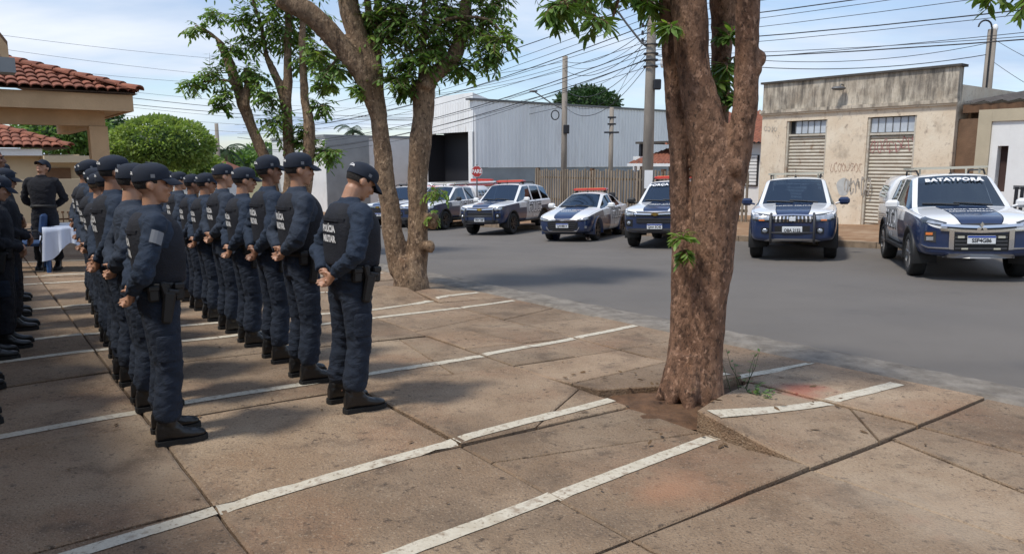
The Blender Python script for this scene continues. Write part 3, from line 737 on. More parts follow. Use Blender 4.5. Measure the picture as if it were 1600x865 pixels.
b = MB(); b.grid(lambda a, k: P(-8.6 + a, -1.4 - 4 * k, 3.78 + 1.5 * k + .03 * math.sin(a * 31.4), False), frange(0, 22.5, 440), [0, .5, 1]); b.grid(lambda a, k: P(-8.6 + a, -9.4 + 4 * k, 3.78 + 1.5 * k + .03 * math.sin(a * 31.4), False), frange(0, 22.5, 440), [0, 1])
o = b.build('roof', M_tile, mbk); o.matrix_parent_inverse = Matrix.Translation(-mbk.location)

# ------------------------------------------------------------------ cream house behind the porch
ch_ = empty('cream_house', P(29, 0)); tag(ch_, 'pale cream house with red clay tile roof behind the station porch', 'house')
hz = .02
part_of(ch_, 'wall', 29, 36, -6, 3.5, -.6, 1.95, M_cream); part_of(ch_, 'fascia', 28.5, 28.56, -6, 2.4, 1.9, 2.12, M_white); part_of(ch_, 'soffit', 28.562, 29, -6, 2.4, 1.93, 1.97, M_cream)
part_of(ch_, 'canopy', 28.0, 29, 2.4, 3.75, 1.68, 1.9, M_cream); part_of(ch_, 'doorway', 28.95, 28.998, 2.4, 3.2, -.5, 1.5, M_brownwall)
part_of(ch_, 'window', 28.95, 28.997, -1.6, -.2, .4, 1.5, M_dark)
D0 = P(28.4, -6, 2.14, False); D1 = P(28.4, 3.2, 2.14, False); D2 = P(31.4, .2, 3.2, False); D3 = P(31.4, -6, 3.2, False); D4 = P(36, 3.2, 2.14, False); D5 = P(36, .2, 3.2, False)
b = MB(); b.add([D0, D1, D2, D3], [(0, 1, 2, 3)]); b.add([D1, D4, D5, D2], [(0, 1, 2, 3)]); o = b.build('roof_deck', M_brownwall, ch_); o.matrix_parent_inverse = Matrix.Translation(-ch_.location)
tr = empty('tile_roof'); tr.parent = ch_; tr.matrix_parent_inverse = Matrix.Translation(-ch_.location)
tiles(tr, D1, D0 - D1, SV + Vector((0, 0, .353)), 28, 8, .26, .48, keep=lambda a, b: a > b * .95 - .05)
hd = (D2 - D1).normalized(); up = hd.cross(Vector((0, 0, 1)).cross(hd)).normalized(); side = hd.cross(up)
for k in range(10):
    M = Matrix((side, hd, up)).transposed().to_4x4(); M.translation = D1 + hd * (k * .44) + up * .08; link('ridge_tile', tile_mesh(.3, .5), tr, M)
yw = empty('yard_wall', P(25.5, 4)); tag(yw, 'cream yard wall with flat top behind the white table', 'wall')
part_of(yw, 'wall', 25.5, 25.7, .8, 3.3, -.6, 1.2, M_cream); part_of(yw, 'gate_frame', 25.45, 25.75, 3.302, 3.45, -.6, 1.35, M_iron)
pf = empty('picket_fence', P(22.5, 2.6)); tag(pf, 'low brown picket fence behind the white covered table', 'fence')
for k in range(15):
    t0 = 1.7 + k * .13; b = MB(); c = P(22.5, t0)
    b.box((c.x, c.y, c.z + .24), (.02, .07, .48), Matrix.Rotation(R(127 - 90), 3, 'Z')); b.prism([(c.x - .03, c.y - .02), (c.x + .03, c.y - .02), (c.x + .03, c.y + .02), (c.x - .03, c.y + .02)], c.z + .48, c.z + .53)
    b.build('picket', M_wood, pf).matrix_parent_inverse = Matrix.Translation(-pf.location)
for z in (.15, .36): part_of(pf, 'rail', 22.52, 22.55, 1.65, 3.6, z + G(22.5, 2.6) - .02, z + G(22.5, 2.6) + .02, M_wood)
fh = empty('distant_house', at(330, 290, 46)); tag(fh, 'small far white house with faded red roof below the round tree', 'house')
fl = fh.location
b = MB(); b.box((0, 0, 0), (3.4, 3, 1.5)); b.build('wall', M_white, fh); b = MB(); b.prism([(-2, -1.9), (2, -1.9), (2, 1.9), (-2, 1.9)], .76, .8); b.add([(-2, -1.9, .8), (2, -1.9, .8), (2, 1.9, .8), (-2, 1.9, .8), (-1, 0, 1.5), (1, 0, 1.5)], [(0, 1, 5, 4), (1, 2, 5), (2, 3, 4, 5), (3, 0, 4)]); b.build('roof', M_tile, fh)
b = MB(); b.box((-.5, -1.52, .1), (.7, .04, .8)); b.build('window', M_dark, fh)

# ------------------------------------------------------------------ poles, lamps, sign, wires
def pole(s, t, ztop, r0, r1, label, grp='street poles'):
    c = P(s, t); root = empty('utility_pole', c); tag(root, label, 'pole', grp)
    b = MB(); b.tube([(0, 0, -.3), (0, 0, (ztop - c.z) * .5), (0, 0, ztop - c.z)], [r0, (r0 + r1) / 2, r1], 10); b.build('shaft', M_pole, root, smooth=True); return root, c
PB, pc = pole(17.6, 19.1, 9.3, .21, .13, 'tall thick concrete pole with street light arm beside the near tree')
def pz(v, Y=25.5): return at(1004, v, Y).z - pc.z
b = MB(); b.tube([(0, 0, pz(78)), (-.35, -.05, pz(66)), (-.85, -.1, pz(38)), (-1.15, -.15, pz(20))], .035, 6); b.build('lamp_arm', M_iron, PB)
b = MB(); b.ell((-1.35, -.2, pz(12)), (.32, .12, .08)); b.build('lamp_head', M_iron, PB, smooth=True)
for v in (8, 28, 40, 52, 64):
    b = MB(); b.tube([(-.32, -.02, pz(v)), (-.12, 0, pz(v))], .02, 6); b.tube([(-.3, 0, pz(v) - .05), (-.3, 0, pz(v) + .09)], [.05, .035], 8); b.build('insulator', M_dark, PB)
b = MB(); b.tube([(.35, -.2, pz(98)), (.62, -.35, pz(100))], [.19, .19], 14); b.build('cable_drum', M_signwhite, PB); b = MB(); b.tube([(.62 + .02 * math.cos(a), -.36 + .2 * math.cos(a), pz(100) + .22 * math.sin(a)) for a in frange(0, 6.28, 16)], .03, 5); b.build('cable_coil', M_wire, PB)
b = MB(); b.box((.2, -.22, pz(133)), (.24, .18, .34), bev=.03); b.build('meter_box', M_dark, PB); b = MB(); b.box((0, -.205, pz(280)), (.28, .02, .62)); b.build('paper_notice', M_signwhite, PB)
for v in (70, 84, 94, 104): 
    b = MB(); b.tube([(.23 * math.cos(a), .23 * math.sin(a), pz(v)) for a in frange(0, 6.283, 14)], .03, 5); b.build('cable_tie', M_wire, PB)
def small_pole(u, vtop, Y, zb, r, label):
    p = at(u, vtop, Y); root = empty('utility_pole', (p.x, p.y, zb)); tag(root, label, 'pole', 'street poles')
    b = MB(); b.tube([(0, 0, -.2), (0, 0, p.z - zb)], [r * 1.25, r], 8); b.build('shaft', M_pole, root, smooth=True); return root, p
p2, q2 = small_pole(883, 88, 43.5, -1.3, .15, 'slim pole standing in front of the corrugated warehouse')
h = q2.z + 1.3
b = MB(); b.tube([(0, 0, h - 3.0), (-.8, 0, h - 2.6), (-1.7, 0, h - 2.0)], .04, 6); b.ell((-1.8, 0, h - 1.95), (.25, .1, .07)); b.build('lamp_arm', M_iron, p2)
b = MB(); b.tube([(-.55 + .22 * math.cos(a), -.2, h - 3.3 + .26 * math.sin(a)) for a in frange(0, 6.28, 16)], .035, 5); b.build('cable_coil', M_wire, p2)
b = MB(); b.box((.1, -.2, h - 4.1), (.34, .2, .5), bev=.03); b.build('meter_box', M_dark, p2)
p3, q3 = small_pole(956, 168, 46, -1.4, .13, 'short pole with insulators against the warehouse wall'); h = q3.z + 1.4
for dz in (.6, 1.0, 1.5): b = MB(); b.box((0, -.1, h - dz), (.9 if dz > 1.4 else .5, .08, .1)); b.build('crossarm', M_dark, p3)
p4, q4 = small_pole(1551, 46, 25.5, -.3, .14, 'grey pole with curved conduit behind the white wall'); h = q4.z + .3
b = MB(); b.tube([(-.1 - .22 + .22 * math.cos(a), -.1, h + .05 + .22 * math.sin(a)) for a in frange(3.1, 0, 8)], .03, 6); b.tube([(-.1, -.12, h + .05), (-.1, -.12, h - 3)], .03, 6); b.tube([(-.1, -.1, h - 2.2), (-.5, -.1, h - 2.3), (-.75, -.1, h - 2.7)], .03, 6); b.build('conduit', M_wire, p4)
b = MB(); b.ell((.2, -.15, h - 3.2), (.14, .12, .16)); b.build('camera_dome', M_signwhite, p4, smooth=True); b = MB(); b.ell((.05, -.05, h + .02), (.09, .09, .14)); b.build('bulb', M_signwhite, p4, smooth=True)
small_pole(338, 193, 48, -1, .12, 'thin far pole beside the palm and round tree')
small_pole(677, 128, 60, -2, .14, 'far slim pole behind the forked tree trunk')
sg = empty('stop_sign', P(27, 18.4)); tag(sg, 'red octagonal stop sign reading PARE beside parked police cars', 'sign')
c = at(745, 268, 32.6); rr = .26; lz = c - sg.location
b = MB(); b.tube([(lz.x, lz.y + .05, 0), (lz.x, lz.y + .05, lz.z + .3)], .03, 8); b.build('post', M_iron, sg)
oct_ = [(rr * math.cos(R(22.5 + 45 * k)), rr * math.sin(R(22.5 + 45 * k))) for k in range(8)]
face_y = -Vector((-.04, 1, 0)).normalized()
for nm, sc, off, mm in (('sign_border', 1.0, 0, M_signwhite), ('sign_face', .93, .006, M_signred)):
    b = MB(); b.add([(lz.x + x * sc, lz.y - off, lz.z + z * sc) for x, z in oct_] + [(lz.x + x * sc, lz.y + .02 - off, lz.z + z * sc) for x, z in oct_], [tuple(range(8)), tuple(range(15, 7, -1))] + [(i, 8 + i, 8 + (i + 1) % 8, (i + 1) % 8) for i in range(8)]); b.build(nm, mm, sg)
lettering('lettering', 'PARE', .24, lambda x, y: (lz.x + x, lz.y - .012, lz.z + y), M_signwhite, sg, .006, .8)

def wire(a, b, sag, r_=.012, lab='black overhead cable strung along the street', grp='overhead cables', nm='power_line'):
    a = Vector(a); b = Vector(b); pts = []
    for k in range(17):
        f = k / 16; p = a.lerp(b, f); p.z -= sag * 4 * f * (1 - f); pts.append(p)
    m_ = MB(); m_.tube([p - a for p in pts], r_ * .72, 4, caps=False)
    o = m_.build(nm, M_wire, None); o.location = a; tag(o, lab, 'cable', grp)
bx_ = P(17.6, 19.1, 0, False)
for k, (v, du, sag) in enumerate(((4, -.3, .5), (18, -.3, .6), (30, -.25, .5), (42, -.3, .7), (52, -.25, .5), (60, .2, .6), (68, .25, .9), (78, .2, .7), (86, .2, 1.0), (95, -.2, .8), (101, .15, .6))):
    a = Vector((pc.x + du, pc.y - .05, pz(v) + pc.z)); 
    wire(a, P(-22, 19.1 + rnd.uniform(-.4, .4), a.z + rnd.uniform(-.3, .5), False), sag, .011 if k % 3 else .02, 'black cable running from the thick concrete pole along the old shop side')
    wire(a, P(62, 19.0 + rnd.uniform(-.6, .6), a.z - 2.0 + rnd.uniform(-.4, .3), False), sag * 1.5, .014 if k % 3 else .024, 'black cable running from the thick concrete pole towards the warehouse corner')
for k, v in enumerate((96, 102, 110, 128, 140, 158, 166)):
    a = Vector((q2.x, q2.y, at(883, v, q2.y).z)); b2 = Vector((pc.x, pc.y, pz(40 + 9 * k) + pc.z))
    wire(a, b2, .5 + .1 * k, .013 if k % 2 else .02, 'cable between the warehouse pole and the thick concrete pole')
    wire(a, at(560, v + 40 + rnd.uniform(-20, 15), 62), .6, .018, 'cable from the warehouse pole leading off behind the forked tree')
for k, v in enumerate((64, 84, 103, 118, 133, 140, 150, 163, 180)):
    wire(at(-60, v - 14 + rnd.uniform(-6, 6), 34), at(690, v + 42 + rnd.uniform(-12, 12), 52), .5, .010 if k not in (4, 5) else .02, 'thin cable crossing the sky above the porch roof')
wire(at(1008, 58, 25.5), at(958, 160, 45), .1, .014, 'cable dropping from the thick pole to the short warehouse pole')
wire(at(1551, 60, 25.5), at(1700, 130, 21), .1, .012, 'cable leaving the pole behind the white wall'); wire(at(1551, 96, 25.5), at(1700, 180, 21), .1, .012, 'cable leaving the pole behind the white wall')
wire(at(1008, 84, 25.5), at(1551, 84, 25.5), .5, .018, 'cable strung between the thick pole and the conduit pole'); wire(at(1008, 70, 25.5), at(1551, 66, 25.5), .6, .014, 'cable strung between the thick pole and the conduit pole')
# ================================================================== TREES AND PLANTS
def bark_mat(name, c1, c2, c3, sc=1.0):
    m = mat(name, c1, .95, var=.5, vscale=6 * sc, col2=c2, stretch=(1, 1, .45), detail=10)
    overlay(m, c3, 20 * sc, .50, .62, .8, 9, stretch=(1, 1, .55)); overlay(m, tuple(min(1, x * 1.6 + .04) for x in c1), 26 * sc, .55, .66, .75, 7, stretch=(1, 1, .7), loc=(3, 1, 2)); overlay(m, tuple(x * .55 for x in c1), 1.7 * sc, .48, .66, .6, 6); overlay(m, (.30, .15, .075), 3.3 * sc, .60, .74, .45, 8, loc=(1, 7, 0))
    overlay(m, (.028, .018, .013), 48 * sc, .57, .66, .8, 5, stretch=(1, 1, .6))
    t, b = nodes_of(m); co = t.nodes.new('ShaderNodeTexCoord'); mpn = t.nodes.new('ShaderNodeMapping'); mpn.inputs['Scale'].default_value = (1, 1, .4); t.links.new(co.outputs['Object'], mpn.inputs[0])
    n = t.nodes.new('ShaderNodeTexNoise'); n.inputs['Scale'].default_value = 34 * sc; n.inputs['Detail'].default_value = 9; n.inputs['Roughness'].default_value = .68; t.links.new(mpn.outputs[0], n.inputs['Vector'])
    v = t.nodes.new('ShaderNodeTexVoronoi'); v.feature = 'DISTANCE_TO_EDGE'; v.inputs['Scale'].default_value = 22 * sc; t.links.new(mpn.outputs[0], v.inputs['Vector'])
    r = t.nodes.new('ShaderNodeMapRange'); r.inputs[2].default_value = .12; t.links.new(v.outputs['Distance'], r.inputs[0])
    a = t.nodes.new('ShaderNodeMath'); a.operation = 'MULTIPLY_ADD'; a.inputs[1].default_value = .12; t.links.new(r.outputs[0], a.inputs[0]); t.links.new(n.outputs['Fac'], a.inputs[2])
    bp = t.nodes.new('ShaderNodeBump'); bp.inputs['Strength'].default_value = 1.0; bp.inputs['Distance'].default_value = .03; t.links.new(a.outputs[0], bp.inputs['Height']); t.links.new(bp.outputs[0], b.inputs['Normal'])
    return m
M_bark = bark_mat('dark reddish bark', (.33, .19, .12), (.165, .086, .052), (.06, .031, .019))
M_bark2 = bark_mat('brown bark', (.33, .225, .14), (.17, .105, .062), (.07, .042, .028), .8)
M_cut = mat('pale cut wood', (.42, .30, .18), .9, var=.3, vscale=12)
def leaf_mat(name, c, c2, trans=.35):
    m = mat(name, c, .48, var=.5, vscale=2.3, col2=c2, detail=3)
    t, b = nodes_of(m); out = [n for n in t.nodes if n.type == 'OUTPUT_MATERIAL'][0]
    g = t.nodes.new('ShaderNodeNewGeometry'); h = t.nodes.new('ShaderNodeHueSaturation'); r = t.nodes.new('ShaderNodeMapRange'); r.inputs[3].default_value = .65; r.inputs[4].default_value = 1.35
    t.links.new(g.outputs['Random Per Island'], r.inputs[0]); t.links.new(r.outputs[0], h.inputs['Value'])
    l = b.inputs['Base Color'].links[0]; so = l.from_socket; t.links.remove(l); t.links.new(so, h.inputs['Color']); t.links.new(h.outputs[0], b.inputs['Base Color'])
    tr = t.nodes.new('ShaderNodeBsdfTranslucent'); h2 = t.nodes.new('ShaderNodeHueSaturation'); h2.inputs['Value'].default_value = 1.3; h2.inputs['Saturation'].default_value = 1.1; t.links.new(h.outputs[0], h2.inputs['Color']); t.links.new(h2.outputs[0], tr.inputs[0])
    mx_ = t.nodes.new('ShaderNodeMixShader'); mx_.inputs[0].default_value = trans; t.links.new(b.outputs[0], mx_.inputs[1]); t.links.new(tr.outputs[0], mx_.inputs[2]); t.links.new(mx_.outputs[0], out.inputs[0])
    return m
M_leaf = leaf_mat('mid green leaf', (.165, .27, .055), (.085, .165, .035))
M_leaf_y = leaf_mat('young yellow green leaf', (.26, .36, .07), (.14, .25, .045), .45)
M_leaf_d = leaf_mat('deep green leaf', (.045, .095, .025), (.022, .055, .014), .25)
M_leaf_h = leaf_mat('clipped hedge leaf', (.30, .38, .09), (.13, .21, .045), .45)
M_palm = leaf_mat('palm frond', (.05, .09, .03), (.03, .055, .02), .25)
def leaf(mb, p, d, up, l, w, m=0):
    d = d.normalized(); s = d.cross(up)
    if s.length < 1e-3: s = d.cross(Vector((1, 0, 0)))
    s.normalize(); n = s.cross(d)
    vs = [p, p + d * l * .32 + s * w * .46 - n * w * .10, p + d * l * .70 + s * w * .38 - n * w * .2, p + d * l - n * l * .12, p + d * l * .70 - s * w * .38 - n * w * .2, p + d * l * .32 - s * w * .46 - n * w * .10, p + d * l * .5 - n * l * .02]
    mb.add(vs, [(0, 1, 6, 5), (1, 2, 6), (2, 3, 4, 6), (4, 5, 6)], m)
def twig_cluster(lv, tw, c, rad, n_tw, q, l=.13, w=.045, droop=.5, ymix=.15, flat=1.0, nl=9):
    """twigs arching out from a centre with leaves set alternately along them"""
    for _ in range(n_tw):
        d = Vector((q.gauss(0, 1), q.gauss(0, 1) * flat, q.gauss(.25, .7))).normalized()
        L_ = rad * q.uniform(.55, 1.1); p = c + d * rad * q.uniform(0, .35); pts = [p.copy()]
        for k in range(6):
            d = (d + Vector((q.uniform(-.2, .2), q.uniform(-.2, .2), -droop * .22))).normalized(); p = p + d * L_ / 6; pts.append(p.copy())
        tw.tube(pts, [.006, .005, .0045, .004, .0035, .003, .002], 4, caps=False)
        mi = 1 if q.random() < ymix else 0
        for k in range(nl):
            f = (k + q.random() * .6) / nl * 6; i = min(5, int(f)); pp = pts[i].lerp(pts[i + 1], f - i); dd = (pts[i + 1] - pts[i]).normalized()
            sd_ = dd.cross(Vector((0, 0, 1)));
            if sd_.length < .1: sd_ = Vector((1, 0, 0))
            sd_.normalize(); out = (dd * .55 + sd_ * (1 if k % 2 else -1) * q.uniform(.6, 1) + Vector((0, 0, q.uniform(-.75, .15)))).normalized()
            leaf(lv, pp, out, Vector((q.uniform(-.5, .5), q.uniform(-.5, .5), 1)), l * q.uniform(.7, 1.2), w * q.uniform(.8, 1.2), mi)
def px_chain(ch, Y0, dY=0.0):
    """pixels (u, v, width) -> world points and radii at depth Y"""
    pts = []; rad = []
    for k, c in enumerate(ch):
        Y = Y0 + (c[3] if len(c) > 3 else 0) + dY * k / max(1, len(ch) - 1); pts.append(at(c[0], c[1], Y)); rad.append(c[2] / 2 / 1150 * Y)
    return pts, rad
def smooth_chain(pts, rad, n=4):
    op = []; orr = []
    for i in range(len(pts) - 1):
        p0 = pts[max(0, i - 1)]; p1 = pts[i]; p2 = pts[i + 1]; p3 = pts[min(len(pts) - 1, i + 2)]
        for k in range(n):
            f = k / n
            op.append(.5 * ((2 * p1) + (p2 - p0) * f + (2 * p0 - 5 * p1 + 4 * p2 - p3) * f * f + (3 * p1 - p0 - 3 * p2 + p3) * f ** 3)); orr.append(lerp(rad[i], rad[i + 1], f))
    op.append(pts[-1]); orr.append(rad[-1]); return op, orr
def tree(label, base, chains, clusters, Y, vox, mbark, rough, seed, thin=(), leafkw={}, mats=(None, None), knobs=(), shoots=(), flare=None):
    q = random.Random(seed); root = empty('street_tree', base); tag(root, label, 'tree', 'pruned street trees'); inv = Matrix.Translation(-base)
    tb = MB()
    for ch, dY in chains:
        p_, r_ = smooth_chain(*px_chain(ch, Y, dY)); 
        for i in range(len(p_)): p_[i] += Vector((noise.noise(p_[i] * 2.3), noise.noise(p_[i] * 2.3 + Vector((9, 0, 0))), 0)) * r_[i] * .18
        tb.tube(p_, r_, 14)
    for (u, v, w, dy_) in knobs:
        c = at(u, v, Y + dy_); r_ = w / 2 / 1150 * Y; tb.ell(c, (r_, r_, r_ * 1.15))
    if flare:
        n, r0, ln = flare
        for k in range(n):
            a = 2 * math.pi * (k + q.uniform(-.25, .25)) / n; d = Vector((math.cos(a), math.sin(a), 0)); l2 = ln * q.uniform(.7, 1.2)
            tb.tube([base + Vector((0, 0, .38)) + d * r0 * .35, base + Vector((0, 0, .12)) + d * r0 * .9, base + Vector((0, 0, .0)) + d * (r0 + l2 * .5), base + Vector((0, 0, -.09)) + d * (r0 + l2)], [r0 * .55, r0 * .42, r0 * .22, r0 * .1], 9)
    me = voxel(tb, vox, 4, .5, 'trunk')
    def dsp(p, n):
        v = noise.noise(Vector((p.x * 5, p.y * 5, p.z * 2.2))) * .9 + noise.noise(Vector((p.x * 13, p.y * 13, p.z * 5))) * .5 + noise.noise(Vector((p.x * 31, p.y * 31, p.z * 14))) * .45 - abs(noise.noise(Vector((p.x * 22, p.y * 22, p.z * 7)))) * .5 + .2
        return v * rough
    displace(me, dsp)
    for v in me.vertices: v.co -= base
    setmat(me, mbark); me.polygons.foreach_set('use_smooth', [True] * len(me.polygons)); link('trunk', me, root)
    lv = MB(); tw = MB()
    for ch in thin:
        p_, r_ = smooth_chain(*px_chain(ch, Y)); tw.tube(p_, r_, 6)
    for c in clusters:
        u, v, r_, n = c[:4]; dy_ = c[4] if len(c) > 4 else q.uniform(-.5, .5) * r_ / 60
        kw = dict(leafkw); 
        if len(c) > 5: kw.update(c[5])
        twig_cluster(lv, tw, at(u, v, Y + dy_), r_ / 1150 * Y, int(n * (4.2 if Y > 9 else 1.7)), q, **kw)
    lv.xf(inv); tw.xf(inv)
    if tw.v: tw.build('twigs', mbark, root)
    lv.build('crown', [mats[0], mats[1]], root)
    for sh in shoots:
        l2 = MB(); t2 = MB(); u, v, r_, n, dy_, dr = sh; kw = dict(leafkw); kw.update(ymix=.8, droop=dr, l=leafkw['l'] * .68, w=leafkw['w'] * .8)
        twig_cluster(l2, t2, at(u, v, Y + dy_), r_ / 1150 * Y, n, q, **kw); l2.xf(inv); t2.xf(inv); l2.build('trunk_shoot', [mats[0], M_leaf_y], root); t2.build('shoot_stems', mbark, root)
    return root
# the big trunk close by
tree('thick dark trunk dividing into upright limbs, growing between lifted slabs by the road', TR1 + Vector((0, 0, 0)),
     [([(1092, 650, 86), (1094, 610, 78), (1098, 540, 68), (1105, 470, 64), (1112, 400, 66), (1119, 340, 72), (1122, 290, 80), (1114, 245, 70), (1099, 190, 58), (1086, 110, 50), (1078, 40, 54), (1070, -60, 56), (1060, -160, 44)], .1),
      ([(1066, 640, 54), (1064, 560, 40), (1065, 470, 34), (1064, 390, 31), (1063, 320, 31), (1060, 250, 29), (1054, 180, 28), (1050, 110, 26), (1044, 40, 24), (1038, -60, 20)], .30),
      ([(1122, 330, 48), (1141, 280, 46), (1152, 235, 42), (1160, 190, 38), (1167, 140, 36), (1167, 80, 36), (1166, 20, 36), (1168, -60, 40), (1180, -160, 34)], -.1),
      ([(1116, 280, 40, .15), (1122, 210, 30, .28), (1126, 140, 28, .34), (1130, 60, 32, .36), (1128, -20, 42, .3), (1120, -120, 34, .3)], .1)],
     [(900, 2, 52, 9), (935, -18, 55, 10), (880, 8, 32, 6), (985, -14, 42, 9), (1010, 2, 22, 5), (862, 18, 20, 4), (935, 30, 26, 5), (1000, -60, 70, 12), (905, -60, 70, 12),
      (1048, 40, 20, 5, -.1), (1135, 100, 28, 7, .25), (1140, 60, 22, 6, .2), (1138, 150, 20, 6, .2), (1120, 130, 18, 4, .2), (1555, -6, 26, 4), (1600, -2, 22, 4), (1640, -30, 60, 10),
      (1080, -170, 90, 14), (1180, -180, 90, 12), (1000, -190, 100, 14)],
     5.5, .014, M_bark, .010, 11, thin=[[(1060, -70, 14), (1000, -60, 10), (940, -30, 7), (900, 0, 5), (870, 12, 3)], [(980, -45, 6), (960, 20, 4), (950, 50, 3)], [(1168, -120, 16), (1320, -90, 10), (1480, -50, 7), (1560, -12, 4)]],
     leafkw=dict(l=.115, w=.036, droop=.75, ymix=.2, nl=9), mats=(M_leaf, M_leaf_y), knobs=((1186, 92, 24, -.05), (1180, 108, 22, -.08), (1150, 262, 26, -.1), (1152, 300, 22, -.1)), shoots=((1066, 372, 16, 7, -.2, .5), (1068, 392, 20, 9, -.2, 1.6)), flare=(8, .165, .10))
# the forked tree
tree('forked brown street tree with two stems and leafy pruned crown beside the rank', TR2,
     [([(642, 480, 66), (640, 452, 58), (637, 420, 52), (635, 398, 50)], 0),
      ([(626, 425, 36), (615, 365, 33), (606, 300, 29), (599, 240, 29), (591, 185, 26), (585, 135, 29), (580, 108, 36), (572, 88, 36), (560, 62, 32), (548, 22, 32), (540, -30, 30), (530, -90, 24)], 0),
      ([(648, 425, 36), (652, 365, 31), (652, 300, 31), (656, 240, 34), (660, 185, 32), (663, 132, 36)], .1),
      ([(592, 200, 20), (583, 165, 22), (572, 130, 28), (552, 98, 30), (528, 66, 32), (503, 40, 33), (478, 18, 32), (452, 6, 28), (434, -4, 25)], -.5),
      ([(664, 140, 32), (672, 122, 28), (692, 106, 24), (712, 82, 24), (722, 50, 20), (728, 10, 18), (735, -50, 15)], .3),
      ([(586, 112, 22), (590, 70, 15), (592, 30, 13), (588, -40, 11)], .2), ([(576, 95, 14), (578, 50, 12), (574, 0, 11)], .4), ([(660, 140, 16), (660, 90, 11), (664, 40, 9), (660, -20, 8)], .2)],
     [(600, 62, 42, 11), (640, 35, 55, 15), (690, 50, 50, 13), (742, 42, 46, 13), (782, 62, 32, 8), (758, 92, 30, 8), (650, 95, 46, 13), (622, 122, 32, 8), (702, 15, 55, 14), (760, 12, 44, 11), (615, 15, 45, 12),
      (520, 108, 30, 7), (498, 82, 24, 6), (505, 135, 20, 5), (640, 140, 22, 5), (725, 105, 30, 8), (560, 140, 18, 4), (575, 25, 32, 7), (670, 75, 40, 11),
      (600, -70, 90, 26), (700, -80, 100, 28), (520, -60, 60, 12), (800, -60, 70, 16), (650, -170, 130, 30)],
     11.3, .032, M_bark2, .014, 22, thin=[[(664, 60, 7), (700, 30, 5), (760, 30, 4), (790, 60, 2)], [(590, 70, 6), (620, 50, 5), (650, 30, 3)], [(540, 80, 6), (520, 100, 4), (500, 120, 3)]],
     leafkw=dict(l=.125, w=.046, droop=.55, ymix=.38, nl=9), mats=(M_leaf, M_leaf_y), knobs=((676, 345, 24, -.1), (672, 385, 18, -.15)), shoots=((682, 300, 24, 14, -.2, 1.7), (678, 340, 20, 8, -.2, 1.5)), flare=(7, .22, .14))
# the third, many-stemmed tree further along
tree('slender leaning many stemmed street tree behind the rank of officers', TR3,
     [([(438, 420, 30), (430, 330, 22), (417, 259, 17), (404, 225, 17), (391, 194, 16), (383, 168, 18), (368, 129, 17), (358, 97, 15), (343, 65, 11)], .2),
      ([(445, 420, 30), (452, 300, 20), (452, 240, 18), (450, 190, 16), (445, 152, 18), (430, 118, 12), (416, 86, 9), (408, 40, 7)], .2),
      ([(448, 165, 14), (450, 120, 14), (450, 70, 12), (452, 10, 12), (450, -40, 10)], .1), ([(455, 420, 30), (476, 300, 20), (482, 235, 19), (484, 200, 19), (476, 160, 14), (475, 129, 13), (472, 60, 11), (475, 0, 9)], -.2),
      ([(384, 168, 11), (387, 135, 11), (384, 105, 9)], .1)],
     [(312, 45, 24, 5), (335, 22, 22, 4), (300, 132, 22, 6), (330, 118, 30, 8), (352, 150, 22, 6), (385, 112, 24, 6), (395, 62, 34, 8), (430, 42, 44, 12), (462, 62, 40, 12), (482, 92, 30, 9), (420, 150, 30, 8), (428, 190, 30, 8),
      (508, 112, 30, 8), (502, 165, 20, 5), (508, 238, 24, 10), (478, 205, 18, 5), (380, 30, 26, 6), (440, 10, 44, 12), (480, 30, 40, 10), (345, 168, 16, 4), (462, 225, 22, 7), (400, 120, 24, 6), (360, 80, 22, 5), (440, -60, 80, 20), (370, -40, 50, 9)],
     16.6, .042, M_bark2, .016, 33, thin=[[(345, 66, 5), (325, 50, 4), (305, 40, 2)], [(378, 132, 6), (345, 125, 4), (305, 130, 2)], [(408, 40, 6), (395, 0, 4), (390, -30, 3)]],
     leafkw=dict(l=.155, w=.06, droop=.6, ymix=.4, nl=8), mats=(M_leaf, M_leaf_y), flare=None)

def round_tree(name, label, u, v, Y, rx, rz, n, lw, m, seed, trunk_to=None, flatb=.45, lump=.16, grp='background trees', shell=.55):
    q = random.Random(seed); c = at(u, v, Y); zb = trunk_to if trunk_to is not None else -1.0
    root = empty(name, (c.x, c.y, zb)); tag(root, label, 'tree', grp); b = MB(); k = 0
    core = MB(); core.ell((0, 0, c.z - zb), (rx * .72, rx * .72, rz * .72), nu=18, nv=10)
    while k < n:
        d = Vector((q.gauss(0, 1), q.gauss(0, 1), q.gauss(0, 1))).normalized()
        if d.z < -flatb and q.random() < .7: d.z = -flatb * q.random()
        f = 1 + lump * noise.noise(d * 2.4 + Vector((seed, 0, 0))) + lump * .7 * noise.noise(d * 6 + Vector((seed, 3, 0))); r_ = f * (shell + (1 - shell) * q.random() ** .5)
        p = Vector((d.x * rx * r_, d.y * rx * r_, max(d.z, -flatb) * rz * r_ + (c.z - zb))); k += 1
        leaf(b, p, (d + Vector((q.gauss(0, .6), q.gauss(0, .6), q.gauss(-.1, .6)))).normalized(), Vector((q.gauss(0, 1), q.gauss(0, 1), 1)), lw * q.uniform(.7, 1.3), lw * .5)
    b.build('crown', m, root)
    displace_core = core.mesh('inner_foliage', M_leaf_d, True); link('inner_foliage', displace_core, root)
    t2 = MB(); t2.tube([(0, 0, 0), (.1, 0, (c.z - zb) * .5), (0, 0, c.z - zb)], [.22, .18, .12], 8); t2.build('trunk', M_bark2, root, smooth=True)
    return root
round_tree('clipped_tree', 'dense round clipped ficus tree beside the porch column', 254, 228, 30, 1.9, 1.12, 9000, .17, M_leaf_h, 3, -.6, .75, .11, shell=.82)
round_tree('broadleaf_tree', 'mid green bushy tree seen under the porch beam, behind the cream house', 100, 208, 44, 2.6, 1.5, 3500, .3, M_leaf, 5, -.8, .8)
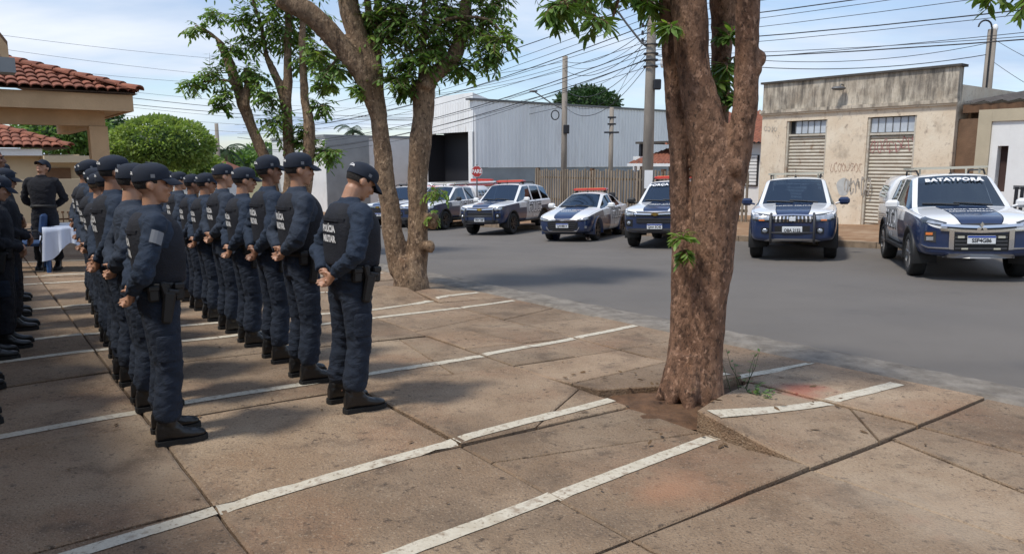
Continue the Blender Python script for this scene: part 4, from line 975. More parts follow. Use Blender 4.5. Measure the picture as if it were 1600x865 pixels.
round_tree('broadleaf_tree', 'dark green tree with pale gaps behind the porch column', 152, 212, 50, 2.3, 1.9, 2600, .32, M_leaf_d, 6, -.8, .8)
round_tree('broadleaf_tree', 'deep green tree top rising over the warehouse roof', 918, 163, 95, 4.1, 2.0, 3200, .55, M_leaf_d, 8, -2, .5, .12)
for i, (u, v, Y, rx, rz, lab) in enumerate(((300, 262, 42, 1.6, .8, 'low light green bush below the round clipped tree'), (375, 258, 62, 3.0, 1.1, 'far olive shrubs right of the thin pole'), (425, 246, 80, 4.0, 1.4, 'far green treetops behind the leaning stems'), (470, 255, 75, 3.4, 1.3, 'far dark treetops next to the white corner building'), (212, 255, 48, 3, 1.3, 'dark shrub mass under the clipped tree'))):
    round_tree('shrub', lab, u, v, Y, rx, rz, 1800, .28 + .002 * Y, (M_leaf_h, M_leaf, M_leaf, M_leaf_d, M_leaf_d)[i], 40 + i, -1.5, .9, .2)
def palm(label, u, v, Y, zb, l, n, seed):
    q = random.Random(seed); c = at(u, v, Y); root = empty('palm_tree', (c.x, c.y, zb)); tag(root, label, 'palm', 'far palms'); h = c.z - zb
    b = MB(); b.tube([(0, 0, 0), (.1, 0, h * .6), (0, 0, h)], [.22, .16, .13], 8); b.build('trunk', M_bark2, root, smooth=True)
    f = MB()
    for k in range(n):
        a = 2 * math.pi * k / n + q.uniform(-.2, .2); el = q.uniform(.1, 1.1); p = Vector((0, 0, h)); d = Vector((math.cos(a) * math.cos(el), math.sin(a) * math.cos(el), math.sin(el)))
        for j in range(10):
            d = (d + Vector((0, 0, -.20))).normalized(); p2 = p + d * l / 10; sd_ = d.cross(Vector((0, 0, 1))).normalized()
            for sg_ in (-1, 1):
                for e in (0, .5):
                    leaf(f, p.lerp(p2, e), (d * .6 + sd_ * sg_ + Vector((0, 0, -.4))).normalized(), Vector((0, 0, 1)), l * .32 * (1 - .06 * j), l * .035)
            f.tube([p, p2], .03, 4, caps=False); p = p2
    f.build('fronds', M_palm, root)
palm('far palm crown beside the thin pole', 352, 236, 58, -1.5, 2.0, 13, 2); palm('far palm rising above the white corner building', 551, 204, 78, -2.5, 2.2, 13, 4); palm('small far palm behind the leaning tree stem', 440, 240, 70, -2, 2.2, 11, 6)
# little weeds at the tree pit
def weed(label, s, t, h, n, seed):
    q = random.Random(seed); root = empty('weed', P(s, t, lift(s, t, *slab_at(s, t)) if seed > 100 else 0)); tag(root, label, 'weed', 'weeds by the tree pit'); b = MB(); tw = MB()
    for k in range(n):
        d = Vector((q.gauss(0, .3), q.gauss(0, .3), 1)).normalized(); p = Vector((q.uniform(-.08, .08), q.uniform(-.08, .08), 0)); l_ = h * q.uniform(.4, 1); pts = [p + d * l_ * f + Vector((q.uniform(-.02, .02), q.uniform(-.02, .02), 0)) * f for f in (0, .3, .6, 1)]; tw.tube(pts, [.003, .0025, .002, .001], 4)
        for f in (.3, .5, .7, .9, 1): leaf(b, pts[0].lerp(pts[3], f), Vector((q.gauss(0, 1), q.gauss(0, 1), .3)), Vector((0, 0, 1)), .05, .022)
    tw.build('stems', M_leaf_d, root); b.build('leaves', M_leaf, root)
weed('tall thin weed stems at the right foot of the thick trunk', 3.52, 4.97, .5, 6, 1); weed('small green weeds in the soil behind the thick trunk', 3.8, 4.92, .14, 14, 2); weed('low weeds beside the lifted slab', 3.3, 4.95, .12, 10, 3)
b = MB(); q = random.Random(5)
for k in range(40):
    a = q.uniform(0, 6.28); r_ = q.uniform(.25, 1.2); s, t = 3.5 + r_ * math.cos(a), 4.5 + r_ * math.sin(a); p = P(s, t, lift(s, t, *slab_at(s, t)) + .012); leaf(b, p, Vector((q.gauss(0, 1), q.gauss(0, 1), q.uniform(-.1, .2))), Vector((q.gauss(0, .3), q.gauss(0, .3), 1)), .07 * q.uniform(.5, 1.2), .028)
for k in range(45):
    s, t = q.uniform(1.5, 11), q.uniform(.3, 6.9); p = P(s, t, lift(s, t, *slab_at(s, min(t, 6.4))) + .012); leaf(b, p, Vector((q.gauss(0, 1), q.gauss(0, 1), q.uniform(0, .15))), Vector((q.gauss(0, .3), q.gauss(0, .3), 1)), .045 * q.uniform(.4, 1.3), .02)
tag(b.build('leaf_litter', mat('dry brown leaf', (.16, .095, .045), .9, var=.4, vscale=8)), 'scattered dry brown leaves lying on the slabs', 'leaves', kind='stuff')
# ================================================================== POLICE VEHICLES
def paint(name, col, rough=.28, coat=.8):
    return mat(name, col, rough, coat=coat, var=.06, vscale=2)
C_white = paint('white car paint', (.80, .80, .80)); C_blue = paint('navy car paint', (.012, .028, .085)); C_black = mat('black plastic', (.012, .012, .013), .55, bump=.05, bscale=200)
C_grey = mat('dark grey trim', (.05, .05, .055), .5); C_chrome = mat('chrome', (.75, .75, .77), .12, metal=1.0); C_silver = mat('silver trim', (.50, .50, .51), .32, metal=.8)
C_tyre = mat('tyre rubber', (.014, .014, .014), .85, bump=.2, bscale=60); C_rim = mat('graphite rim', (.055, .055, .06), .35, metal=.8); C_rimsil = mat('silver rim', (.40, .40, .41), .3, metal=.9)
C_lamp = mat('clear headlamp', (.55, .58, .62), .08, metal=.55, var=.4, vscale=14); C_lampdark = mat('headlamp housing', (.04, .045, .05), .1, coat=1.0)
C_red = mat('red light lens', (.52, .03, .012), .18, coat=1.0, var=.25, vscale=9); C_amber = mat('amber light lens', (.75, .22, .06), .2, coat=1.0); C_plate = mat('number plate white', (.70, .72, .74), .4); C_platebl = mat('number plate blue', (.02, .06, .32), .4)
C_text = mat('white decal', (.78, .78, .78), .4); C_seat = mat('car seat cloth', (.03, .03, .034), .9); C_ink = mat('black ink', (.015, .015, .018), .5); C_sand = mat('beige bar housing', (.48, .46, .38), .4)
C_panelgrey = mat('pale grey door decal', (.46, .47, .48), .35, coat=.5)
def glass_mat():
    m = bpy.data.materials.new('tinted car glass'); m.use_nodes = True; t = m.node_tree; t.nodes.clear(); o = t.nodes.new('ShaderNodeOutputMaterial')
    tr = t.nodes.new('ShaderNodeBsdfTransparent'); tr.inputs[0].default_value = (.20, .26, .33, 1); gl = t.nodes.new('ShaderNodeBsdfGlossy'); gl.inputs['Roughness'].default_value = .03; gl.inputs[0].default_value = (.75, .88, 1, 1)
    fr = t.nodes.new('ShaderNodeFresnel'); fr.inputs[0].default_value = 2.4; mx_ = t.nodes.new('ShaderNodeMixShader'); t.links.new(fr.outputs[0], mx_.inputs[0]); t.links.new(tr.outputs[0], mx_.inputs[1]); t.links.new(gl.outputs[0], mx_.inputs[2]); t.links.new(mx_.outputs[0], o.inputs[0]); return m
C_glass = glass_mat()

# station: (x, zb, hw, zbelt, ztop, hwtop, kind)   kind: h = bonnet/bed, c = cowl, r = cabin
SPEC = {
 'pickup': dict(L=5.3, wr=.385, ax=(1.72, -1.30), st=[(2.65, .50, .66, .86, .90, .5, 'h'), (2.60, .42, .80, .98, 1.02, .6, 'h'), (2.42, .40, .885, 1.05, 1.09, .7, 'h'), (1.72, .44, .905, 1.10, 1.16, .7, 'h'), (1.22, .44, .905, 1.12, 1.19, .74, 'c'), (.42, .42, .905, 1.13, 1.745, .62, 'r'), (.30, .42, .905, 1.13, 1.76, .625, 'r'), (-.14, .42, .905, 1.14, 1.77, .63, 'r'), (-.24, .42, .905, 1.14, 1.77, .63, 'r'), (-.92, .42, .90, 1.15, 1.745, .62, 'r'), (-1.04, .44, .90, 1.15, 1.73, .61, 'r'), (-1.10, .44, .90, 1.15, 1.16, .7, 'h'), (-1.30, .44, .90, 1.15, 1.16, .7, 'h'), (-2.45, .50, .89, 1.15, 1.16, .7, 'h'), (-2.60, .52, .84, 1.12, 1.13, .65, 'h')]),
 'suv': dict(L=4.88, wr=.38, ax=(1.52, -1.32), st=[(2.44, .48, .66, .86, .90, .5, 'h'), (2.39, .40, .80, .98, 1.03, .6, 'h'), (2.22, .38, .885, 1.04, 1.09, .7, 'h'), (1.52, .42, .90, 1.08, 1.15, .7, 'h'), (1.02, .42, .90, 1.11, 1.19, .74, 'c'), (.24, .40, .90, 1.12, 1.77, .62, 'r'), (.12, .40, .90, 1.12, 1.785, .625, 'r'), (-.26, .40, .90, 1.13, 1.80, .63, 'r'), (-.36, .40, .90, 1.13, 1.80, .63, 'r'), (-1.16, .42, .90, 1.15, 1.79, .62, 'r'), (-1.28, .42, .90, 1.15, 1.785, .615, 'r'), (-1.98, .46, .885, 1.16, 1.72, .58, 'r'), (-2.12, .48, .86, 1.16, 1.68, .55, 'r'), (-2.38, .5, .80, 1.12, 1.14, .6, 'h'), (-2.44, .52, .76, 1.0, 1.02, .55, 'h')]),
 'sedan': dict(L=4.47, wr=.315, ax=(1.35, -1.25), st=[(2.235, .36, .62, .64, .67, .5, 'h'), (2.17, .28, .76, .72, .76, .58, 'h'), (1.98, .24, .83, .80, .84, .66, 'h'), (1.35, .24, .86, .88, .95, .68, 'h'), (.90, .22, .865, .93, 1.01, .70, 'c'), (.02, .22, .865, .95, 1.42, .54, 'r'), (-.08, .22, .865, .95, 1.44, .55, 'r'), (-.32, .22, .865, .96, 1.455, .56, 'r'), (-.42, .22, .865, .96, 1.45, .56, 'r'), (-1.05, .24, .86, .98, 1.38, .53, 'r'), (-1.16, .24, .86, .98, 1.36, .52, 'r'), (-1.72, .28, .84, 1.0, 1.05, .60, 'h'), (-2.1, .32, .80, 1.0, 1.04, .60, 'h'), (-2.2, .36, .72, .92, .95, .55, 'h')])}
def ring(sp):
    x, zb, hw, zl, zt, ht, kind = sp
    p = [(x, 0, zb), (x, hw * .72, zb), (x, hw * .93, zb + .05), (x, hw, zb + .20), (x, hw, zl - .15), (x, hw * .975, zl)]
    if kind == 'r': p += [(x, lerp(hw * .95, ht, .04), zl + .035), (x, ht + .035, zt - .075), (x, ht - .05, zt - .012), (x, ht * .5, zt + .012), (x, 0, zt + .02)]
    elif kind == 'c': p += [(x, hw * .93, zl + .02), (x, hw * .86, lerp(zl, zt, .55)), (x, hw * .77, lerp(zl, zt, .75)), (x, hw * .47, lerp(zl, zt, .93)), (x, 0, zt)]
    else: p += [(x, hw * .93, lerp(zl, zt, .4)), (x, hw * .80, lerp(zl, zt, .65)), (x, hw * .66, lerp(zl, zt, .82)), (x, hw * .43, lerp(zl, zt, .93)), (x, 0, zt)]
    return p
def car_shell(kind):
    S = SPEC[kind]; sts = S['st']; rings = []
    for sp in sts:
        h = ring(sp); rings.append(h + [(x, -y, z) for x, y, z in h[-2:0:-1]])
    n = len(rings[0]); bm = bmesh.new(); vv = [[bm.verts.new(p) for p in r_] for r_ in rings]; cr = bm.edges.layers.float.new('crease_edge')
    kinds = [s[6] for s in sts]; first_r = kinds.index('r'); cowl = kinds.index('c'); rs = [i for i, k in enumerate(kinds) if k == 'r']; last_r = rs[-1]
    wins = [(rs[0] - 1, rs[2]), (rs[3], rs[4])] + ([(rs[5], rs[6])] if kind == 'suv' else [])
    wspan = {}
    REG = {'body': 0, 'blue_lower': 1, 'bonnet_panel': 2, 'windscreen': 3, 'window_fl': 4, 'window_fr': 5, 'window_rl': 6, 'window_rr': 7, 'window_ql': 8, 'window_qr': 9, 'rear_window': 10, 'door_fl': 11, 'door_fr': 12, 'door_rl': 13, 'door_rr': 14, 'bonnet_blue': 15, 'bonnet_white': 16}
    def region(i, j):
        left = j < 10; jj = j if left else 19 - j                       # mirrored strip number
        sd_ = 'l' if left else 'r'
        cab = (i >= cowl and i < last_r)
        if i < cowl:
            if jj >= 9: return 'bonnet_blue'
            if jj >= 6: return 'bonnet_white'
            if jj == 5: return 'body'
            return 'blue_lower' if jj <= 4 else 'body'
        if i == cowl and jj >= 8: return 'windscreen'
        if i == last_r and jj >= 8: return 'rear_window'
        if jj == 6:
            if cowl <= i < rs[2]: return 'window_f' + sd_
            if rs[3] <= i < rs[4]: return 'window_r' + sd_
            if kind == 'suv' and rs[5] <= i < rs[6]: return 'window_q' + sd_
            if kind == 'sedan' and False: pass
        if jj in (3, 4) or (jj == 2):
            if first_r <= i < rs[2] or (i == cowl and False): return 'door_f' + sd_
            if rs[2] <= i < rs[4]: return 'door_r' + sd_
        if jj <= 3: return 'blue_lower'
        return 'body'
    for i in range(len(rings) - 1):
        for j in range(n):
            f = bm.faces.new((vv[i][j], vv[i][(j + 1) % n], vv[i + 1][(j + 1) % n], vv[i + 1][j])); f.material_index = REG[region(i, j)]; f.smooth = True
    for i, fl in ((0, 1), (len(rings) - 1, -1)):                        # front and tail as rows of quads
        for j in range(10):
            a, b = vv[i][j], vv[i][j + 1]; c, d = vv[i][(n - j - 1) % n], vv[i][(n - j) % n]
            vs_ = []
            for q in (a, b, c, d):
                if q not in vs_: vs_.append(q)
            if len(vs_) < 3: continue
            f = bm.faces.new(vs_ if fl < 0 else vs_[::-1]); f.material_index = 1 if j < 5 else (1 if fl > 0 else 0); f.smooth = True
    bm.verts.index_update()
    def crease(i0, j0, i1, j1, w):
        e = bm.edges.get((vv[i0][j0 % n], vv[i1][j1 % n]))
        if e: e[cr] = w
    for i in range(len(rings) - 1):
        for j, w in ((5, .45), (2, .4)): crease(i, j, i + 1, j, w); crease(i, n - j, i + 1, n - j, w)
        if kinds[i] == 'r' and kinds[i + 1] == 'r':
            for j, w in ((6, .8), (7, .7)): crease(i, j, i + 1, j, w); crease(i, n - j, i + 1, n - j, w)
    for j in range(5, 16):
        crease(cowl, j, cowl, j + 1, .55)
        for i in (rs[0], last_r): crease(i, j, i, j + 1, .5)
        if j in (6, 13):
            for i in rs: crease(i, j, i, j + 1, .9)
    for j in (8, 12): crease(cowl, j, rs[0], j, .7); crease(last_r, j, last_r + 1, j, .7)
    for j in (7, 13): crease(cowl, j, rs[0], j, .7)
    bmesh.ops.recalc_face_normals(bm, faces=bm.faces[:])
    me = bpy.data.meshes.new('shell'); bm.to_mesh(me); bm.free()
    for k in range(17): me.materials.append(C_white)
    me = bake(me, [('SUBSURF', dict(levels=3, render_levels=3, subdivision_type='CATMULL_CLARK'))], 'shell')
    # wheel openings: snap to a circle, then cut
    bm = bmesh.new(); bm.from_mesh(me); R_ = S['wr'] + .075
    inside = set()
    for axx in S['ax']:
        for v in bm.verts:
            if abs(v.co.y) > .5 and math.hypot(v.co.x - axx, v.co.z - S['wr']) < R_: inside.add(v)
    kill = [f for f in bm.faces if all(v in inside for v in f.verts)]
    edge_v = {v for f in bm.faces if any(v in inside for v in f.verts) and not all(v in inside for v in f.verts) for v in f.verts if v in inside}
    for v in edge_v:
        axx = min(S['ax'], key=lambda a: abs(a - v.co.x)); dx_, dz_ = v.co.x - axx, v.co.z - S['wr']; d = math.hypot(dx_, dz_) or 1; v.co.x = axx + dx_ / d * R_; v.co.z = S['wr'] + dz_ / d * R_
    bmesh.ops.delete(bm, geom=kill, context='FACES')
    bm.normal_update()
    inv = {b: a for a, b in REG.items()}; out = {}
    bvh = BVHTree.FromBMesh(bm)
    for rid, nm in inv.items():
        fs = [f for f in bm.faces if f.material_index == rid]
        if not fs: continue
        mp_ = {}; vs_ = []; ff = []; bnd = {}
        fset = set(fs)
        for f in fs:
            for v in f.verts:
                if v not in mp_: mp_[v] = len(vs_); vs_.append(v.co.copy())
            ff.append([mp_[v] for v in f.verts])
            for e in f.edges:
                if sum(1 for g in e.link_faces if g in fset) == 1 and len(e.link_faces) > 1:
                    cc = f.calc_center_median(); 
                    for v in e.verts: bnd.setdefault(v, []).append((cc - v.co).normalized())
        if nm.startswith(('door', 'window', 'windscreen', 'rear_w', 'bonnet')):
            for v, ds in bnd.items():                                   # a narrow panel gap
                d = sum(ds, Vector()); 
                if d.length > .01: vs_[mp_[v]] += d.normalized() * (.006 if nm.startswith(('door', 'bonnet')) else .002)
        if nm.startswith(('window', 'windscreen', 'rear_w')):
            for v in mp_: vs_[mp_[v]] -= v.normal * .006
        out[nm] = (vs_, ff)
    bm.free(); return out, bvh
SHELL = {}
def wheel(parent, x, y, r_, rimmat, w=.25, spokes=6, steer=0.0):
    root = empty('wheel'); root.parent = parent; root.location = (x, y, r_); root.rotation_euler = (0, 0, steer); s = 1 if y > 0 else -1
    b = MB(); prof = [(r_ * .66, -w * .5), (r_ * .86, -w * .52), (r_ * .965, -w * .46), (r_, -w * .3), (r_, w * .3), (r_ * .965, w * .46), (r_ * .86, w * .52), (r_ * .66, w * .5)]; n = 28
    rings = [[(p[0] * math.cos(2 * math.pi * k / n), p[1], p[0] * math.sin(2 * math.pi * k / n)) for p in prof] for k in range(n)]; rings.append(rings[0])
    b.loft(rings, caps=False); b.build('tyre', C_tyre, root, smooth=True)
    b = MB(); f = w * .36 * s; rr_ = r_ * .68
    rings = [[(q * math.cos(2 * math.pi * k / n), yy, q * math.sin(2 * math.pi * k / n)) for q, yy in ((rr_, w * .48 * s), (rr_ * .93, w * .47 * s), (rr_ * .9, w * .1 * s), (.02, w * .08 * s))] for k in range(n)]; rings.append(rings[0]); b.loft(rings, caps=False)
    for k in range(spokes):
        a = 2 * math.pi * k / spokes; d = Vector((math.cos(a), 0, math.sin(a))); tn = Vector((-math.sin(a), 0, math.cos(a)))
        for e in (-.16, .16):
            b.bar(d * .03 + Vector((0, f, 0)), d * rr_ * .96 + tn * rr_ * e + Vector((0, f + .02 * s, 0)), .03, .035, up=(0, 1, 0))
    b.tube([(0, f - .03 * s, 0), (0, f + .025 * s, 0)], .055, 10); b.build('rim', rimmat, root)
def police_car(kind, nose, az, label, front, group='police vehicles parked across the road', rim=None, bar='red', texts=None, low=None):
    S = SPEC[kind]; Lc = S['L']
    if kind not in SHELL: SHELL[kind] = car_shell(kind)
    parts, bvh = SHELL[kind]
    hv = Vector((math.sin(R(az)), math.cos(R(az)), 0)); c = nose - hv * Lc / 2; lft = Vector((-hv.y, hv.x, 0))
    def gnd(p): s, t = st(p); return Vector((p.x, p.y, G(s, t)))
    pf = gnd(c + hv * S['ax'][0]); pr_ = gnd(c + hv * S['ax'][1]); pl = gnd(c + lft * .8); pq = gnd(c - lft * .8)
    X = (pf - pr_).normalized(); Yv = (pl - pq).normalized(); Z = X.cross(Yv).normalized(); Yv = Z.cross(X)
    root = empty({'pickup': 'police_pickup', 'suv': 'police_suv', 'sedan': 'police_sedan'}[kind]); M = Matrix((X, Yv, Z)).transposed().to_4x4()
    M.translation = pf.lerp(pr_, (S['ax'][0]) / (S['ax'][0] - S['ax'][1])) + Z * .004; root.matrix_world = M
    tag(root, label, {'pickup': 'pickup truck', 'suv': 'car', 'sedan': 'car'}[kind], group)
    NM = {'body': ('body', C_white), 'blue_lower': ('lower_body', C_blue), 'windscreen': ('windscreen', C_glass), 'rear_window': ('rear_window', C_glass), 'bonnet_blue': ('bonnet_panel', C_blue), 'bonnet_white': ('bonnet_side', C_white)}
    doors = {}
    for nm, (vs_, ff) in parts.items():
        if nm.startswith('window'): continue
        b = MB(); b.add(vs_, ff); pn, mm = NM.get(nm, ('door', C_panelgrey if nm[:6] in ('door_f', 'door_r') else C_white))
        if nm not in CARM: CARM[nm + kind] = None
        o = b.build(pn, mm, root, smooth=True); doors[nm] = o
        if nm.startswith('door'):
            sgn = 1 if nm[-1] == 'l' else -1; xs = [v[0] for v in vs_]; zb_ = S['st'][6][3] - .12
            h = MB(); h.box((min(xs) + .13, sgn * (S['st'][7][2] + .012), zb_), (.2, .035, .035), bev=.012); h.build('handle', C_white if kind == 'sedan' else C_black, o)
    for nm, (vs_, ff) in parts.items():
        if nm.startswith('window'): b = MB(); b.add(vs_, ff); b.build('side_window', C_glass, doors.get('door_' + nm[7:], root), smooth=True)
    # wheels and arches
    for k, axx in enumerate(S['ax']):
        for s in (-1, 1):
            wheel(root, axx, s * (S['st'][4][2] - .135), S['wr'], rim or C_rim, .25 if kind != 'sedan' else .2)
            b = MB(); R0 = S['wr'] + .07; hw = S['st'][4][2]
            angs = frange(-.25, math.pi + .25, 14)
            b.loft([[(axx + q * math.cos(a), yy, S['wr'] + q * math.sin(a)) for q, yy in ((R0, s * (hw + .012)), (R0 + .05, s * (hw + .008)), (R0 + .055, s * (hw - .03)), (R0 + .002, s * (hw - .38)), (R0, s * (hw - .38)))] for a in angs], caps=False)
            b.build('wheel_arch', C_black if kind != 'sedan' else C_blue, root, smooth=True)
    b = MB(); b.box((0, 0, S['st'][5][1] + .03), (Lc * .86, S['st'][5][2] * 1.25, .06)); b.build('underbody', C_black, root)
    if kind != 'sedan':
        for s in (-1, 1): b = MB(); b.bar((S['ax'][0] - .5, s * .86, .44), (S['ax'][1] + .5, s * .86, .44), .14, .05); b.build('side_step', C_black, root)
    # interior
    cx = S['st'][4][0]; zl = S['st'][5][3]; roofx = S['st'][5][0]
    b = MB(); b.box((cx - .30, 0, zl - .12), (.5, 1.5, .22), bev=.06); b.build('dashboard', C_seat, root)
    for s in (-1, 1):
        for xs in (roofx - .35, roofx - 1.2):
            b = MB(); b.box((xs, s * .38, zl - .35), (.5, .5, .16), bev=.05); b.box((xs - .25, s * .38, zl + .0), (.14, .48, .66), Matrix.Rotation(-.2, 3, 'Y'), bev=.06); b.box((xs - .33, s * .38, zl + .39), (.1, .26, .17), bev=.04); b.build('seat', C_seat, root)
    b = MB(); b.tube([(cx - .62 + .05 * math.sin(a), .38 + .18 * math.cos(a), zl + .02 + .17 * math.sin(a)) for a in frange(0, 6.28, 18)], .014, 6); b.build('steering_wheel', C_black, root)
    b = MB(); b.box((.2, 0, S['st'][5][1] + .12), (2.6, 1.5, .06)); b.build('floor', C_black, root)
    if kind != 'sedan' or True:
        b = MB(); b.box((roofx + .12, 0, S['st'][5][4] - .16), (.03, .22, .06), bev=.015); b.build('interior_mirror', C_black, root)
    # wipers, mirrors, plate
    def wrap(phi, z, off=0.0, cxx=None, dist=1.0):
        cx_ = (Lc / 2 - dist) if cxx is None else cxx; a = R(phi); d = Vector((math.cos(a), math.sin(a), 0)); o_ = Vector((cx_, 0, z)) + d * 3
        h = bvh.ray_cast(o_, -d, 4)
        return (h[0] + d * off) if h[0] is not None else Vector((cx_, 0, z)) + d * (.98 + off)
    def panel(name, cols, mm, o0=-.01, o1=.012, parent=root, seg=1):
        """a shaped panel following the front of the body: columns (phi, zlo, zhi)"""
        full = []
        for i in range(len(cols) - 1):
            for k in range(seg): f = k / seg; full.append(tuple(lerp(a, b_, f) for a, b_ in zip(cols[i], cols[i + 1])))
        full.append(cols[-1]); b = MB(); rg = []
        for ph, z0, z1 in full:
            zm = (z0 + z1) / 2; pm = wrap(ph, zm, 0)
            rg.append([wrap(ph, z0, o0), wrap(ph, z0, o1), wrap(ph, zm, o1), wrap(ph, z1, o1), wrap(ph, z1, o0)])
        b.loft(rg, caps=True); return b.build(name, mm, parent, smooth=False)
    def sym(name, cols, mm, **k):
        panel(name, cols, mm, **k); panel(name, [(-a, z0, z1) for a, z0, z1 in cols][::-1], mm, **k)
    def topz(x, y):
        h = bvh.ray_cast(Vector((x, y, 3)), Vector((0, 0, -1)), 4); return h[0].z if h[0] is not None else zl
    def ws(y, f):   # point on the windscreen, f from 0 (cowl) to 1 (roof)
        x = lerp(cx, roofx, f); return Vector((x, y, topz(x, y) + .012))
    for y0, y1 in ((.5, -.1), (-.02, -.6)):
        b = MB(); b.tube([ws(y0, .03), ws(lerp(y0, y1, .5), .07), ws(y1, .10)], .011, 5); b.build('wiper', C_black, root)
    for s in (-1, 1):
        b = MB(); b.box((cx - .34, s * (S['st'][5][2] + .15), zl + .10), (.13, .24, .17), bev=.05); b.tube([(cx - .32, s * (S['st'][5][2] - .03), zl + .04), (cx - .32, s * (S['st'][5][2] + .08), zl + .07)], .025, 6)
        mr = b.build('wing_mirror', front.get('mirror', C_white), root, smooth=False)
        b = MB(); b.box((cx - .409, s * (S['st'][5][2] + .15), zl + .10), (.006, .19, .12)); b.build('mirror_glass', C_chrome, mr)
    pz_ = front['plate_z']; ply = Vector((wrap(0, pz_, 0).x + front.get('plate_off', .02), 0, pz_))
    b = MB(); b.box(ply, (.016, .40, .135), bev=.006); pl_ = b.build('number_plate', C_plate, root)
    if front.get('plate_blue', True): b = MB(); b.box(ply + Vector((.009, 0, .05)), (.004, .392, .03)); b.build('blue_strip', C_platebl, pl_)
    lettering('plate_number', front['plate'], .088, lambda x, y: ply + Vector((.0105, x, y - .014)), C_ink, pl_, .003, .86)
    # decals
    Lsign = [(.0, 0)]
    def hood_text(txt, x0, size, y0=0, sx=1.0): lettering('bonnet_lettering', txt, size, lambda x, y: Vector((x0 - y, y0 + x, topz(x0 - y, y0 + x) + .006)), C_text, root, .006, sx)
    for tx in (texts or {}).get('hood', []): hood_text(*tx)
    if texts and 'screen' in texts: lettering('windscreen_lettering', texts['screen'], .15, lambda x, y: ws(x, .80 + y * .9) + Vector((.012, 0, .012)), C_text, root, .008, 1.0, 1.15)
    for s in (-1, 1):
        hw = S['st'][6][2]
        def side(x, z, off=.008):
            h = bvh.ray_cast(Vector((x, s * 3, z)), Vector((0, -s, 0)), 4); y = h[0].y if h[0] is not None else s * hw; return Vector((x, y + s * off, z))
        zc_ = (S['st'][6][1] + .22 + zl) / 2 + (.02 if kind != 'sedan' else .05); xc_ = lerp(S['st'][5][0], S['st'][9][0], .5) - .05; big = .50 if kind != 'sedan' else .40
        lettering('door_lettering', 'POLÍCIA', big * 1.0, lambda x, y: side(xc_ - s * x, zc_ + y, .007), C_ink, root, .03, .72)
        lettering('door_lettering', 'POLÍCIA', big * 1.0, lambda x, y: side(xc_ - s * x, zc_ + y, .012), C_text, root, .004, .72)
        lettering('door_lettering', 'MILITAR', .12, lambda x, y: side(xc_ - s * x, zc_ - .30 + y, .010), C_text, root, .003, 1.0)
        lettering('fender_lettering', '190', .2, lambda x, y: side(S['ax'][0] - .64 - s * x, zl - .12 + y, .010), C_text, root, .004, .8)
    # roof light bar and rack
    rz = S['st'][6][4] + .02; bx = S['st'][6][0] - .35
    if bar:
        b = MB(); b.box((bx, 0, rz + .085), (.28, 1.16, .075), bev=.03); lb = b.build('light_bar', {'red': C_red, 'sand': C_sand, 'black': C_grey}[bar], root)
        for s in (-1, 1): b = MB(); b.box((bx, s * .5, rz + .02), (.12, .06, .07)); b.build('foot', C_black, lb)
        if bar == 'red':
            b = MB(); b.box((bx, 0, rz + .125), (.2, 1.0, .02), bev=.008); b.build('top_cover', C_amber, lb)
    if kind != 'sedan':
        for s in (-1, 1):
            b = MB(); x1 = S['st'][9][0]; b.tube([(roofx - .05, s * .55, rz - .02), (roofx - .2, s * .56, rz + .06), (x1 + .1, s * .56, rz + .06), (x1, s * .55, rz - .02)], .018, 6); b.build('roof_rail', C_black, root)
    b = MB(); b.tube([(roofx - .12, 0, rz - .02), (roofx - .2, 0, rz + .22)], [.01, .004], 5); b.ell((roofx - .12, 0, rz), (.03, .03, .02)); b.build('aerial', C_black, root)
    front['fn'](root, S, wrap, panel, sym, zl, Lc)
    return root
CARM = {}
def push_bar(root, Lc, z0=.42, z1=1.0, y=.42, mm=None):
    b = MB(); x = Lc / 2 + .09
    for s in (-1, 1): b.tube([(x - .12, s * y, z0), (x, s * y, z0 + .08), (x, s * y, z1 - .05), (x - .1, s * y * .98, z1)], .026, 8)
    b.tube([(x, -y, z0 + .22), (x, y, z0 + .22)], .02, 8); b.build('push_bar', mm or C_black, root, smooth=True)
